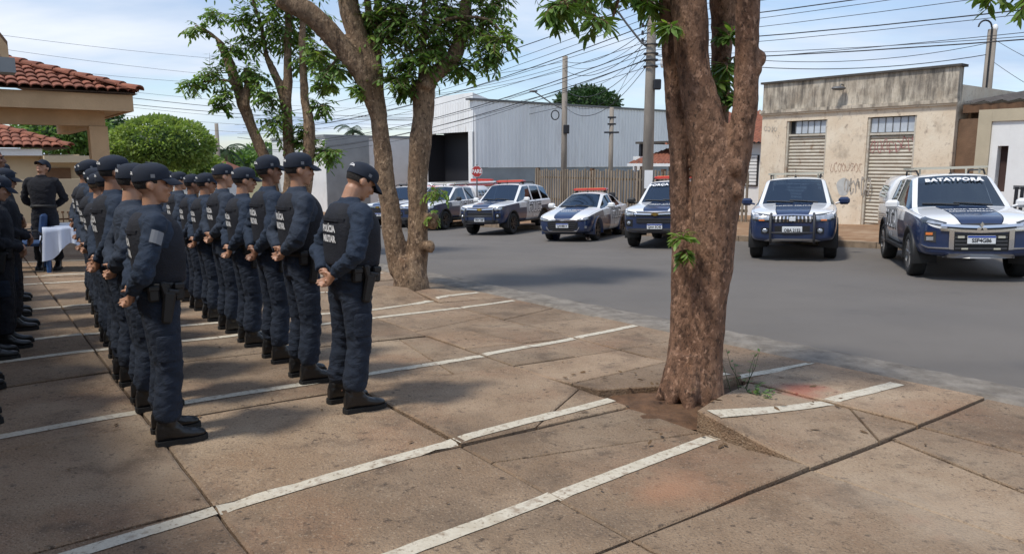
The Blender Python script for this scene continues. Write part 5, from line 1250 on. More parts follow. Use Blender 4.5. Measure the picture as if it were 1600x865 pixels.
def front_l200_new(root, S, wrap, panel, sym, zl, Lc):
    panel('upper_grille', [(-26, .88, .95), (0, .84, .97), (26, .88, .95)], C_black, seg=6, o1=.010)
    for dz in (.0, .075): panel('chrome_bar', [(-30, .925 - dz, .965 - dz * .9), (-14, .90 - dz, .945 - dz), (0, .89 - dz, .935 - dz), (14, .90 - dz, .945 - dz), (30, .925 - dz, .965 - dz * .9)], C_chrome, seg=3, o1=.03)
    panel('lower_grille', [(-21, .52, .80), (21, .52, .80)], C_black, seg=8, o1=.012)
    for k in range(4): panel('grille_slat', [(-20, .55 + k * .06, .575 + k * .06), (20, .55 + k * .06, .575 + k * .06)], C_grey, seg=6, o1=.025)
    sym('chrome_blade', [(20.5, .54, .86), (24, .55, .88)], C_chrome, o1=.04); sym('chrome_blade', [(24, .55, .575), (38, .565, .582), (44, .61, .62)], C_chrome, seg=3, o1=.02)
    sym('headlight', [(27, .93, .985), (34, .95, 1.02), (42, .99, 1.05), (48, 1.03, 1.07)], C_lampdark, seg=3, o1=.018)
    sym('headlight_lens', [(29, .945, .975), (35, .965, 1.005), (40, .985, 1.025)], C_lamp, seg=2, o1=.026)
    sym('corner_lamp', [(33, .66, .84), (41, .68, .84)], C_lampdark, seg=2, o1=.012); sym('indicator', [(35, .78, .82), (39.5, .78, .82)], C_amber, o1=.02); sym('fog_lamp', [(34.5, .69, .75), (39, .69, .75)], C_lamp, o1=.02)
    panel('skid_plate', [(-30, .40, .41), (-24, .40, .47), (24, .40, .47), (30, .40, .41)], C_silver, seg=3, o1=.045)
    sym('grille_light', [(13, .73, .765), (18, .73, .765)], C_sand, o1=.035); sym('grille_light', [(10, .545, .57), (15, .545, .57)], C_sand, o1=.035)
    x = wrap(0, .90).x + .045; b = MB()
    for a in (90, 210, 330):   # three lozenges
        d = Vector((0, math.cos(R(a)), math.sin(R(a)))); n = Vector((0, -d.z, d.y)); c = Vector((x, 0, .90))
        q = [c, c + d * .048 + n * .028, c + d * .096, c + d * .048 - n * .028]; b.add(q + [p - Vector((.02, 0, 0)) for p in q], [(0, 1, 2, 3), (7, 6, 5, 4), (0, 4, 5, 1), (1, 5, 6, 2), (2, 6, 7, 3), (3, 7, 4, 0)])
    b.build('emblem', C_chrome, root)
def front_l200_old(root, S, wrap, panel, sym, zl, Lc):
    panel('grille', [(-21, .83, .98), (21, .83, .98)], C_black, seg=6, o1=.01)
    for k in range(10):
        y = -18.5 + k * 4.1; panel('grille_bar', [(y, .845, .965), (y + 1.6, .845, .965)], C_chrome if 3 > abs(k - 4.5) else C_silver, o1=.025)
    panel('grille_surround', [(-22, .97, .995), (0, .985, 1.01), (22, .97, .995)], C_chrome, seg=4, o1=.025)
    sym('headlight', [(21.5, .85, .99), (30, .86, 1.01), (38, .88, 1.03), (47, .92, 1.05)], C_lampdark, seg=3, o1=.014); sym('headlight_lens', [(25, .89, .975), (32, .89, .985), (41, .92, 1.015)], C_lamp, seg=3, o1=.022); sym('indicator', [(29, .87, .90), (34, .87, .90)], C_amber, o1=.026)
    panel('bumper_intake', [(-19, .60, .76), (19, .60, .76)], C_black, seg=6, o1=.014); sym('fog_surround', [(25, .60, .72), (32, .60, .72)], C_black, seg=3, o1=.014)
    for s in (-1, 1): p = wrap(28.5 * s, .66, .02); b = MB(); b.ell(p, (.03, .055, .05)); b.build('fog_lamp', C_lamp, root, smooth=True)
    panel('skid_plate', [(-24, .41, .48), (24, .41, .48)], C_silver, seg=4, o1=.03); sym('skid_wing', [(24, .41, .48), (31, .42, .44)], C_silver, seg=2, o1=.03)
    b = MB(); p = wrap(0, .905); b.box((p.x + .025, 0, .905), (.02, .13, .09), bev=.008); b.build('emblem', C_plate, root); push_bar(root, Lc, .40, 1.02, .43, C_grey)
def front_chevy(root, S, wrap, panel, sym, zl, Lc, z=.0, chrome=True, bowtie=True):
    panel('upper_grille', [(-27, .86 + z, .97 + z), (27, .86 + z, .97 + z)], C_black, seg=6, o1=.01); panel('chrome_bar', [(-29, .915 + z, .95 + z), (0, .895 + z, .93 + z), (29, .915 + z, .95 + z)], C_chrome if chrome else C_white, seg=4, o1=.026); panel('grille_lip', [(-28, .985 + z, 1.0 + z), (0, .975 + z, .995 + z), (28, .985 + z, 1.0 + z)], C_chrome, seg=4, o1=.02)
    panel('lower_grille', [(-26, .68 + z, .82 + z), (26, .68 + z, .82 + z)], C_black, seg=6, o1=.012)
    for k in range(3): panel('grille_slat', [(-25, .70 + k * .042 + z, .715 + k * .042 + z), (25, .70 + k * .042 + z, .715 + k * .042 + z)], C_grey, seg=5, o1=.024)
    sym('headlight', [(28, .86 + z, .97 + z), (36, .87 + z, 1.0 + z), (47, .93 + z, 1.03 + z)], C_lampdark, seg=4, o1=.014); sym('headlight_lens', [(30, .89 + z, .95 + z), (36, .89 + z, .97 + z), (43, .93 + z, .99 + z)], C_lamp, seg=3, o1=.022)
    sym('fog_surround', [(31, .60 + z, .78 + z), (40, .62 + z, .78 + z)], C_black, seg=3, o1=.014)
    for s in (-1, 1): p = wrap(35 * s, .69 + z, .02); b = MB(); b.ell(p, (.03, .05, .05)); b.build('fog_lamp', C_lamp, root, smooth=True)
    panel('bumper_lower', [(-36, .43 + z, .55 + z), (36, .43 + z, .55 + z)], C_grey, seg=6, o1=.03)
    x = wrap(0, .92 + z).x + .04; b = MB(); q = [(0, -.10, -.018), (0, -.04, -.018), (0, -.035, -.04), (0, .045, -.04), (0, .05, -.018), (0, .10, -.018), (0, .09, .018), (0, .04, .018), (0, .035, .04), (0, -.045, .04), (0, -.05, .018), (0, -.09, .018)]
    b.add([(x, p[1], .915 + z + p[2]) for p in q] + [(x - .03, p[1], .915 + z + p[2]) for p in q], [tuple(range(12))] + [(i, 12 + i, 12 + (i + 1) % 12, (i + 1) % 12) for i in range(12)]); b.build('emblem', mat('gold emblem', (.62, .44, .13), .25, metal=.9), root)
def front_tb(root, *a): front_chevy(root, *a); push_bar(root, a[-1], .46, .93, .56, C_grey)
def front_onix(root, S, wrap, panel, sym, zl, Lc):
    panel('grille', [(-20, .34, .52), (-27, .52, .64)][::1] if False else [(-26, .42, .60), (-18, .34, .63), (18, .34, .63), (26, .42, .60)], C_black, seg=3, o1=.012)
    for k in range(5): w = 19 + k * 1.4; panel('grille_slat', [(-w, .37 + k * .055, .385 + k * .055), (w, .37 + k * .055, .385 + k * .055)], C_grey, seg=5, o1=.026)
    panel('chrome_bar', [(-38, .665, .685), (-20, .645, .665), (0, .64, .66), (20, .645, .665), (38, .665, .685)], C_chrome, seg=3, o1=.024); panel('lower_trim', [(-24, .30, .335), (24, .30, .335)], C_silver, seg=4, o1=.03); sym('grille_side', [(24, .30, .335), (28, .43, .47), (26, .58, .61)][:2], C_silver, seg=3, o1=.024)
    sym('headlight', [(26, .64, .69), (36, .65, .73), (47, .69, .78)], C_lampdark, seg=4, o1=.014); sym('headlight_lens', [(28, .655, .68), (36, .665, .715), (42, .69, .74)], C_lamp, seg=3, o1=.022); sym('fog_lamp', [(36, .42, .49), (39, .42, .49)], C_lamp, o1=.02)
    b = MB(); p = wrap(0, .65); b.box((p.x + .03, 0, .652), (.02, .12, .03), bev=.008); b.build('emblem', C_chrome, root)
AZ = 203
def nose_at(u, t=14.75):
    d = at(u, 300, 1.0); d.z = 0; k = t / TV.dot(d); return d * k
v1 = police_car('pickup', nose_at(1543, 13.2), AZ - 4, 'white and navy police pickup with silver shield grille and BATAYPORÃ across its windscreen', dict(fn=front_l200_new, plate='SSP4G86', plate_z=.705, plate_off=.045), bar=None, rim=C_rimsil, texts=dict(hood=[('POLÍCIA MILITAR', 1.72, .13, 0, .8), ('RÁDIO PATRULHA', 1.98, .10, 0, .8)], screen='BATAYPORÃ'))
v2 = police_car('pickup', nose_at(1243, 14.1), AZ - 1, 'police pickup with black push bar and upright grille bars before the old shop', dict(fn=front_l200_old, plate='OBA 2152', plate_z=.68, plate_off=.03, mirror=C_blue, plate_blue=False), bar=None, rim=C_rimsil, texts=dict(hood=[('POLÍCIA MILITAR', 1.75, .14, 0, .8)]))
v3 = police_car('pickup', nose_at(1026, 14.5), AZ, 'police pickup with gold emblem and white lettered windscreen half hidden by the thick trunk', dict(fn=front_chevy, plate='QAA 5C42', plate_z=.60, plate_off=.05, mirror=C_black), bar='red', texts=dict(hood=[('FORÇA TÁTICA', 1.75, .15, 0, .85), ('POLÍCIA MILITAR', 1.98, .09, 0, .9)], screen='FORÇA TÁTICA'))
v4 = police_car('sedan', nose_at(880, 14.6), AZ + 2, 'low white and navy police sedan with red roof light bar', dict(fn=front_onix, plate='QAN8B14', plate_z=.50, plate_off=.035), bar='red', texts=dict(hood=[('POLÍCIA MILITAR', 1.45, .12, 0, .85), ('RÁDIO PATRULHA', 1.64, .07, 0, .9)]))
v5 = police_car('suv', nose_at(750), AZ + 2, 'tall white and navy police SUV with red light bar next to the sedan', dict(fn=front_tb, plate='OKH 1280', plate_z=.56, plate_off=.05, plate_blue=False), bar='red', texts=dict(hood=[('POLÍCIA MILITAR', 1.55, .14, 0, .85)]))
v6 = police_car('pickup', nose_at(648), AZ + 2, 'police pickup with white bed cover and roof rack half hidden by the forked tree', dict(fn=front_chevy, plate='QAB 3D17', plate_z=.60, plate_off=.05, mirror=C_black), bar=None, texts=dict(hood=[('POLÍCIA MILITAR', 1.75, .14, 0, .85)]))
v7 = police_car('suv', nose_at(590), AZ + 2, 'police SUV seen between the bowed officer and the forked trunk', dict(fn=front_chevy, plate='OOP 4F09', plate_z=.60, plate_off=.05), bar='black', texts=dict(hood=[('POLÍCIA MILITAR', 1.55, .14, 0, .85)]))
def canopy(car):
    b = MB(); zs = ((1.165, .86, 0), (1.40, .84, .0), (1.66, .72, .06), (1.76, .60, .12)); rings = []
    for z, hw, ins in zs: rings.append([(-1.12, hw, z), (-1.12, -hw, z), (-2.55 + ins, -hw, z), (-2.55 + ins, hw, z)])
    b.loft(rings); me = bake(b.mesh('bed_canopy'), [('BEVEL', dict(width=.07, segments=3)), ('SUBSURF', dict(levels=1, subdivision_type='SIMPLE'))], 'bed_canopy'); setmat(me, C_white); me.polygons.foreach_set('use_smooth', [True] * len(me.polygons)); cn = link('bed_canopy', me, car)
    for s in (-1, 1):
        b = MB(); b.add([(-1.35, s * .862, 1.30), (-2.3, s * .858, 1.30), (-2.25, s * .80, 1.56), (-1.35, s * .80, 1.56)], [(0, 1, 2, 3)]); b.build('canopy_window', C_glass, cn)
canopy(v1); canopy(v6)
def rack(car, z=1.84):
    b = MB()
    for x in (.25, -.85): b.bar((x, -.62, z), (x, .62, z), .06, .04)
    for y in (-.6, .6): b.bar((.3, y, z), (-.9, y, z), .03, .03)
    for x in (.2, -.8):
        for y in (-.5, .5): b.bar((x, y, z - .12), (x, y, z - .01), .03, .03)
    b.build('roof_rack', C_sand, car)
rack(v1, 1.89); rack(v2, 1.87); rack(v6, 1.9)
# emergency vehicle whose roof shows behind
ev = empty('rescue_vehicle', P(31.5, 20.5, 0)); tag(ev, 'white and red rescue van roof showing behind the police SUV', 'van'); ev.rotation_euler = (0, 0, R(60))
b = MB(); b.box((0, 0, 1.15), (4.6, 1.8, 1.5), bev=.18); b.build('body', C_white, ev, smooth=False); b = MB(); b.box((0, 0, 1.92), (4.2, 1.7, .12), bev=.05); b.build('roof', C_white, ev)
b = MB(); b.box((0, 0, 1.78), (4.63, 1.83, .12), bev=.03); b.build('red_band', C_red, ev); b = MB(); b.box((2.0, 0, 2.02), (.3, 1.3, .14), bev=.04); b.build('light_bar', C_red, ev)
b = MB(); b.box((2.31, 0, 1.45), (.02, 1.5, .5)); b.build('windscreen', C_glass, ev)
for x in (1.5, -1.5):
    for y in (-.8, .8): wheel(ev, x, y, .34, C_rim)
# ================================================================== PEOPLE
U_navy = mat('navy uniform cloth', (.017, .030, .056), .9, var=.10, vscale=5, bump=.25, bscale=160)
U_navy2 = mat('faded navy uniform cloth', (.026, .038, .062), .9, var=.10, vscale=5, bump=.25, bscale=160)
U_trs = mat('navy trouser cloth', (.012, .020, .038), .9, var=.10, vscale=5, bump=.25, bscale=160)
U_black = mat('black uniform cloth', (.011, .012, .018), .92, var=.10, vscale=5, bump=.25, bscale=160)
U_vest = mat('black vest nylon', (.010, .012, .020), .82, var=.3, vscale=9, bump=.3, bscale=120)
U_cap = mat('navy cap cloth', (.014, .021, .038), .88, var=.2, vscale=20, bump=.15, bscale=200)
U_boot = mat('polished black leather', (.009, .009, .010), .38, coat=.1, bump=.15, bscale=40); U_sole = mat('black rubber sole', (.012, .012, .012), .8)
U_white = mat('white lettering print', (.72, .72, .72), .7); U_gear = mat('black holster polymer', (.009, .009, .010), .5)
SKIN = []
for i, c in enumerate(((.46, .25, .16), (.38, .195, .12), (.26, .13, .08), (.52, .29, .19))):
    m = mat('skin tone %s' % 'abcd'[i], c, .5, var=.14, vscale=14, bump=.08, bscale=90); b_ = nodes_of(m)[1]; b_.inputs['Subsurface Weight'].default_value = .12; b_.inputs['Subsurface Radius'].default_value = (.01, .004, .002); SKIN.append(m)
HAIR = mat('short black hair', (.022, .018, .016), .8, bump=.6, bscale=220, stretch=(1, 1, .4)); HAIRB = mat('short light brown hair', (.14, .085, .045), .7, bump=.6, bscale=220, stretch=(1, 1, .4)); EYE = mat('dark eye', (.02, .015, .012), .15); LIP = mat('lips', (.30, .12, .09), .55)
FL = mat('patch grey print', (.20, .21, .23), .8)

def folds(m, sc=4.5, st_=.28):
    t, b = nodes_of(m); co = t.nodes.new('ShaderNodeTexCoord'); mpn = t.nodes.new('ShaderNodeMapping'); mpn.inputs['Scale'].default_value = (1, 1, 1.7); mpn.inputs['Rotation'].default_value = (.4, .3, 0); t.links.new(co.outputs['Object'], mpn.inputs[0])
    n = t.nodes.new('ShaderNodeTexNoise'); n.inputs['Scale'].default_value = sc; n.inputs['Detail'].default_value = 3; n.inputs['Distortion'].default_value = 1.6; t.links.new(mpn.outputs[0], n.inputs['Vector'])
    a = t.nodes.new('ShaderNodeMath'); a.operation = 'SUBTRACT'; a.inputs[1].default_value = .5; t.links.new(n.outputs['Fac'], a.inputs[0]); c = t.nodes.new('ShaderNodeMath'); c.operation = 'ABSOLUTE'; t.links.new(a.outputs[0], c.inputs[0])
    bp = t.nodes.new('ShaderNodeBump'); bp.inputs['Strength'].default_value = st_; bp.inputs['Distance'].default_value = .12; bp.invert = True; t.links.new(c.outputs[0], bp.inputs['Height'])
    old = b.inputs['Normal'].links[0].from_node; t.links.new(bp.outputs[0], old.inputs['Normal']); return m
for m in (U_navy, U_navy2, U_trs, U_black): folds(m)
folds(U_vest, 4, .12)
def hand(mb, wrist, dr, palm, thumb, curl, sc=1.0):
    """palm, four fingers of unequal length with three bends, and a thumb from the side of the palm"""
    d = Vector(dr).normalized(); n = Vector(palm); n = (n - d * n.dot(d)).normalized(); w = d.cross(n) * thumb
    W = Vector(wrist)
    mb.tube([W - d * .03, W, W + d * .03, W + d * .06, W + d * .088], [(.022, .026), (.023, .030), (.017, .038), (.016, .042), (.013, .040)], 10, ref=n)
    for k, (o, l) in enumerate(((.031, .072), (.011, .080), (-.010, .074), (-.030, .058))):
        p = W + d * (.082 - .006 * abs(k - 1)) + w * o; dd = d.copy(); pts = [p - d * .02, p]; c = curl * (1 + .12 * k)
        for j in range(3):
            a = c * (.75, 1.0, .7)[j]; dd = (dd * math.cos(a) + n * math.sin(a)); nn = None
            q = dd.normalized(); n2 = (n - d * 0); p = p + q * l * (.45, .32, .25)[j]; pts.append(p.copy())
            # rotate the curl plane with the finger
            dd = q
        mb.tube(pts, [.0098, .0098, .0092, .0085, .0068], 7)
    p = W + d * .022 + w * .030; t1 = (d * .55 + w * .75 + n * .35).normalized(); t2 = (d * .85 + w * .25 + n * .5).normalized()
    mb.tube([p - w * .012, p + t1 * .034, p + t1 * .034 + t2 * .030, p + t1 * .034 + t2 * .055], [.0135, .012, .0105, .008], 8)
def torso_rings(o=0.0, belly=0.0):
    tb = ((.86, -.012, .118, .168), (.94, -.012, .128, .178), (1.0, 0, .118 + belly * .5, .168), (1.08, .004 + belly * .3, .120 + belly, .168 + belly * .4), (1.18, .004 + belly * .2, .126 + belly * .7, .180), (1.28, -.002, .132, .195), (1.36, -.01, .126, .203), (1.42, -.018, .108, .196), (1.455, -.024, .085, .155), (1.48, -.024, .068, .098), (1.505, -.016, .061, .068), (1.518, -.013, .060, .064))
    return [(z, cx, a + o, b + o) for z, cx, a, b in tb]
def ring3(z, cx, a, b, n=20, e=2.5):
    out = []
    for k in range(n):
        t = 2 * math.pi * k / n; c, s = math.cos(t), math.sin(t)
        out.append(Vector((cx + a * math.copysign(abs(c) ** (2 / e), c), b * math.copysign(abs(s) ** (2 / e), s), z)))
    return out
ARMS = {   # shoulder, elbow, wrist for the left arm (y > 0)
    'behind': ((-.022, .188, 1.405), (-.115, .285, 1.135), (-.178, .085, .985)),
    'high': ((-.022, .186, 1.405), (-.13, .268, 1.15), (-.172, .07, 1.035)),
    'front': ((-.018, .188, 1.405), (-.02, .265, 1.125), (.205, .075, 1.02)),
    'side': ((-.022, .190, 1.405), (-.05, .245, 1.12), (.0, .235, .87))}
def hand_pair(mb, pose):
    if pose == 'behind':
        hand(mb, (-.180, -.078, .975), (-.10, .80, -.56), (-1, .15, -.1), 1, .62); hand(mb, (-.165, .082, .985), (.02, -.80, -.58), (-1, 0, -.1), -1, .70)
    elif pose == 'high':
        hand(mb, (-.172, -.068, 1.03), (-.08, .88, -.35), (-1, .1, -.1), 1, .45); hand(mb, (-.160, .072, 1.035), (.02, -.85, -.40), (-1, 0, -.1), -1, .85)
    elif pose == 'front':
        hand(mb, (.215, -.075, 1.015), (.1, .85, -.35), (-1, 0, 0), -1, .5); hand(mb, (.195, .075, 1.02), (.12, -.85, -.4), (-1, 0, 0), 1, .4)
    else:
        for s in (-1, 1): hand(mb, (.0, s * .235, .865), (.08, -s * .05, -1), (0, -s, 0), s, .25)
def head_matrix(pitch, yaw):
    pv = Vector((-.005, 0, 1.52)); M = Matrix.Translation(pv) @ Matrix.Rotation(yaw, 4, 'Z') @ Matrix.Rotation(pitch, 4, 'Y') @ Matrix.Translation(-pv); return M
def make_body(pose, pitch, yaw, heavy=0.0):
    b = MB(); HM = head_matrix(pitch, yaw); h = MB()
    h.ell((-.012, 0, 1.665), (.100, .077, .092), nu=20, nv=14); h.ell((.030, 0, 1.618), (.066, .062, .090), nu=18, nv=12)         # skull, face
    h.ell((.032, 0, 1.562), (.052, .050, .034), nu=14, nv=8); h.ell((.066, 0, 1.546), (.024, .026, .020), nu=12, nv=8)                # jaw, chin
    h.tube([(.094, 0, 1.655), (.108, 0, 1.628), (.116, 0, 1.612), (.098, 0, 1.603)], [(.008, .010), (.010, .013), (.012, .017), (.010, .014)], 8)   # nose
    for s in (-1, 1):
        h.ell((.086, s * .030, 1.672), (.016, .026, .009), nu=10, nv=6); h.ell((.075, s * .042, 1.618), (.020, .020, .020), nu=10, nv=6)
        h.ell((-.012, s * .080, 1.632), (.021, .010, .032), Matrix.Rotation(-.2, 3, 'Y'), nu=10, nv=8)
    h.ell((.092, 0, 1.583), (.012, .024, .007), nu=10, nv=6); h.ell((.090, 0, 1.572), (.012, .021, .008), nu=10, nv=6)
    h.xf(HM); b.add(h.v, h.f)
    nk = HM @ Vector((-.012, 0, 1.60)); b.tube([(-.022, 0, 1.44), (-.018, 0, 1.50), Vector((-.014, 0, 1.55)).lerp(nk, .5), nk], [.066, .053 + heavy * .3, .051 + heavy * .3, .052], 14)
    b.loft([ring3(z, cx, a - .03, bb - .03) for z, cx, a, bb in torso_rings()[:9]])
    for s in (-1, 1):
        S_, E_, W_ = (Vector((p[0], p[1] * s, p[2])) for p in ARMS[pose]); b.tube([S_, S_.lerp(E_, .5), E_, E_.lerp(W_, .35), W_], [.052, .045, .038, .038, .026], 12)
        b.tube([(-.01, s * .09, .90), (.0, s * .105, .68), (.005, s * .118, .48), (-.02, s * .124, .32), (-.02, s * .13, .09)], [.085, .072, .052, .052, .038], 12)
    hand_pair(b, pose)
    return voxel(b, .0072, 2, .5, 'body')
def fold(p, seed, sx, sz): 
    v = 1 - abs(noise.noise(Vector((p.x * sx + seed, p.y * sx, p.z * sz + p.x * 5)))) * 2.2
    w = 1 - abs(noise.noise(Vector((p.x * sx * 2 - seed, p.y * sx * 2, p.z * sz * 1.6 - p.y * 9)))) * 2.4
    return max(-.6, v) * .7 + max(-.5, w) * .5
def make_shirt(pose, seed, heavy=0.0):
    b = MB(); b.loft([ring3(*r_) for r_ in torso_rings(.004, heavy)[1:]])
    for s in (-1, 1):
        S_, E_, W_ = (Vector((p[0], p[1] * s, p[2])) for p in ARMS[pose]); c = Vector((-.02, s * .12, 1.41)); mid = S_.lerp(E_, .5) + Vector((0, s * .006, 0))
        pts, rad = smooth_chain([c, S_, mid, E_, E_.lerp(W_, .45), E_.lerp(W_, .93)], [.070, .071, .061, .054, .049, .040], 4); b.tube(pts, rad, 14)
    me = voxel(b, .013, 3, .5, 'shirt')
    els = [Vector((p[0], p[1] * s, p[2])) for s in (-1, 1) for p in (ARMS[pose][1],)]
    def d(p, n):
        k = max(math.exp(-((p - e).length / .13) ** 2) for e in els); arm = sm(.16, .24, abs(p.y)); wst = math.exp(-((p.z - 1.03) / .08) ** 2)
        return (.005 + .009 * k + .005 * arm + .006 * wst) * fold(p, seed, 8, 14) - .002 + .003 * noise.noise(p * 30)
    displace(me, d); me.polygons.foreach_set('use_smooth', [True] * len(me.polygons)); return me
def make_trousers(seed):
    b = MB(); b.loft([ring3(z, cx, a, bb) for z, cx, a, bb in ((.80, -.012, .095, .150), (.86, -.014, .124, .176), (.94, -.012, .134, .182), (1.0, -.004, .122, .172), (1.045, 0, .120, .170))])
    for s in (-1, 1):
        pts, rad = smooth_chain([Vector(q) for q in ((-.012, s * .088, .90), (-.008, s * .100, .76), (0, s * .110, .62), (.008, s * .118, .48), (-.012, s * .124, .34), (-.022, s * .13, .24), (-.022, s * .132, .185), (-.022, s * .132, .16))], [.108, .104, .092, .080, .080, .080, .074, .055], 3); b.tube(pts, rad, 16)
    me = voxel(b, .014, 3, .5, 'trousers')
    def d(p, n):
        k = math.exp(-((p.z - .47) / .10) ** 2) + 1.5 * math.exp(-((p.z - .22) / .09) ** 2) + .8 * math.exp(-((p.z - .82) / .07) ** 2)
        return (.0045 + .008 * k) * fold(p, seed, 8, 15) - .002 + .003 * noise.noise(p * 25)
    displace(me, d); me.polygons.foreach_set('use_smooth', [True] * len(me.polygons)); return me
def make_vest():
    b = MB(); rg = []
    for z, cx, a, bb in ((1.03, .002, .150, .182), (1.045, .002, .158, .190), (1.12, .003, .158, .192), (1.22, .0, .164, .200), (1.30, -.004, .166, .196), (1.35, -.008, .164, .176), (1.40, -.014, .150, .158), (1.44, -.020, .124, .140), (1.468, -.022, .094, .118), (1.478, -.022, .080, .100)): rg.append(ring3(z, cx, a, bb, 28, 3.2))
    b.loft(rg); me = bake(b.mesh('vest'), [('SUBSURF', dict(levels=1))], 'vest')
    displace(me, lambda p, n: .003 * noise.noise(p * 14) + (.004 if (abs(p.z - 1.16) < .05 and abs(p.y) > .12) else 0)); me.polygons.foreach_set('use_smooth', [True] * len(me.polygons)); return me
def make_boot(s):
    rings = []   # along the foot, heel to toe: (x, half width, z low, z high)
    prof = ((-.105, .022, .03, .07), (-.10, .034, .025, .12), (-.075, .040, .025, .20), (-.02, .042, .025, .215), (.02, .043, .025, .15), (.06, .047, .025, .105), (.11, .051, .025, .085), (.155, .049, .025, .078), (.19, .036, .027, .066), (.205, .016, .03, .05))
    b = MB()
    for x, hw, z0, z1 in prof:
        b_ = []
        for k in range(12):
            t = 2 * math.pi * k / 12; b_.append(Vector((x, s * .134 + hw * math.copysign(abs(math.cos(t)) ** .75, math.cos(t)), (z0 + z1) / 2 + (z1 - z0) / 2 * math.copysign(abs(math.sin(t)) ** .75, math.sin(t)))))
        rings.append(b_)
    b.loft(rings); b.tube([(-.03, s * .133, .14), (-.026, s * .133, .20), (-.024, s * .132, .27)], [.052, .053, .055], 14)
    me = voxel(b, .010, 2, .5, 'boot'); displace(me, lambda p, n: .004 * fold(p, 3, 14, 40) * math.exp(-((p.z - .14) / .05) ** 2)); me.polygons.foreach_set('use_smooth', [True] * len(me.polygons)); setmat(me, U_boot)
    so = MB(); ol = [(-.112, .02), (-.10, .042), (-.03, .042), (.02, .040), (.07, .050), (.13, .055), (.18, .045), (.212, .018)]
    pts = [(x, s * .134 + w) for x, w in ol] + [(x, s * .134 - w) for x, w in ol[::-1]]; so.prism(pts[::-1], 0.0, .034)
    return me, so.mesh('sole', U_sole)
def make_cap():
    c = MB(); n = 24; rings = []
    for k, (z, f) in enumerate(((-.004, 1.0), (.025, 1.01), (.050, .985), (.074, .90), (.091, .73), (.102, .49), (.107, .22), (.108, .02))):
        rings.append([Vector((-.008 + .112 * f * math.cos(2 * math.pi * j / n) + (.004 if math.cos(2 * math.pi * j / n) > .3 and k < 4 else 0), .088 * f * math.sin(2 * math.pi * j / n), 1.668 + z + .010 * math.cos(2 * math.pi * j / n) * (1 - k / 7))) for j in range(n)])
    c.loft(rings, caps=False); crown = bake(c.mesh('cap'), [('SOLIDIFY', dict(thickness=.004)), ('SUBSURF', dict(levels=1))], 'cap'); crown.polygons.foreach_set('use_smooth', [True] * len(crown.polygons)); setmat(crown, U_cap)
    v = MB(); g = []
    for i in range(9):
        a = R(-62 + 124 * i / 8); row = []
        for j in range(5):
            f = j / 4; ext = .080 * math.cos(a * .95) ** .6; x = -.006 + .112 * math.cos(a) + ext * f; y = .088 * math.sin(a) * (1 - .06 * f); z = 1.676 + .006 * math.cos(a) - .030 * f * f - .9 * y * y - .012 * f; row.append(Vector((x, y, z)))
        g.append(row)
    v.add([p for r_ in g for p in r_], [(i * 5 + j, (i + 1) * 5 + j, (i + 1) * 5 + j + 1, i * 5 + j + 1) for i in range(8) for j in range(4)])
    vis = bake(v.mesh('visor'), [('SOLIDIFY', dict(thickness=.004)), ('SUBSURF', dict(levels=1))], 'visor'); vis.polygons.foreach_set('use_smooth', [True] * len(vis.polygons)); setmat(vis, U_cap)
    def dome(th, z): 
        f = 1.0 if z < .03 else 1.0 - (z - .03) * 1.8; return Vector((-.008 + .1155 * f * math.cos(th), .0915 * f * math.sin(th), 1.672 + z))
    tv, tf = text_mesh('POLÍCIA', .024, .0012); e = MB(); e.add([dome(math.pi + x * 10.5, .030 + y + .012 * math.cos(x * 22)) for x, y in tv], tf)
    fl = MB()
    for s in (-1,): q = [dome(s * 1.45 + dx_ * s, z) for dx_, z in ((-.11, .012), (.11, .012), (.11, .034), (-.11, .034))]; fl.add([p + Vector((0, s * .001, 0)) for p in q], [(0, 1, 2, 3)])
    strp = MB(); strp.tube([Vector((-.03, 0, 1.780)), Vector((.04, 0, 1.773)), Vector((.085, 0, 1.745))], [.0016] * 3, 5)
    return crown, vis, e.mesh('cap_lettering', U_white), fl.mesh('flag_patch', FL), strp.mesh('piping', FL)
def make_hair():
    h = MB(); h.ell((-.013, 0, 1.668), (.1030, .0795, .0945), nu=22, nv=16); vs_ = []; me = h.mesh('hair')
    bm = bmesh.new(); bm.from_mesh(me)
    kill = [v for v in bm.verts if (v.co.x > .062 and v.co.z < 1.715) or v.co.z < 1.606 or (v.co.x > -.02 and v.co.z < 1.648) or (v.co.x > .03 and v.co.z < 1.69)]
    bmesh.ops.delete(bm, geom=kill, context='VERTS'); bm.to_mesh(me); bm.free(); me.polygons.foreach_set('use_smooth', [True] * len(me.polygons)); displace(me, lambda p, n: .003 * noise.noise(p * 90)); return me
CACHE = {}
def cached(key, fn):
    if key not in CACHE: CACHE[key] = fn()
    return CACHE[key]
VEST = make_vest(); CAP = make_cap(); BOOT = {s: make_boot(s) for s in (-1, 1)}; HAIRM = make_hair()
vb = BVHTree.FromPolygons([v.co for v in VEST.vertices], [tuple(p.vertices) for p in VEST.polygons])
def on_vest(y, z, back=True, off=.005):
    s = -1 if back else 1; h = vb.ray_cast(Vector((s * .5, y, z)), Vector((-s, 0, 0)), 1); return h[0] + Vector((s * off, 0, 0)) if h[0] is not None else Vector((s * .15, y, z))
def vest_text(t, size, z, back=True):
    v, f = text_mesh(t, size, .0035, .80); m_ = MB(); m_.add([on_vest((-x if back else x) * (1 if back else 1), z + y, back) for x, y in v], f); return m_.mesh('vest_lettering', U_white)
TXT = [vest_text('POLÍCIA', .062, 1.295), vest_text('MILITAR', .062, 1.225)]
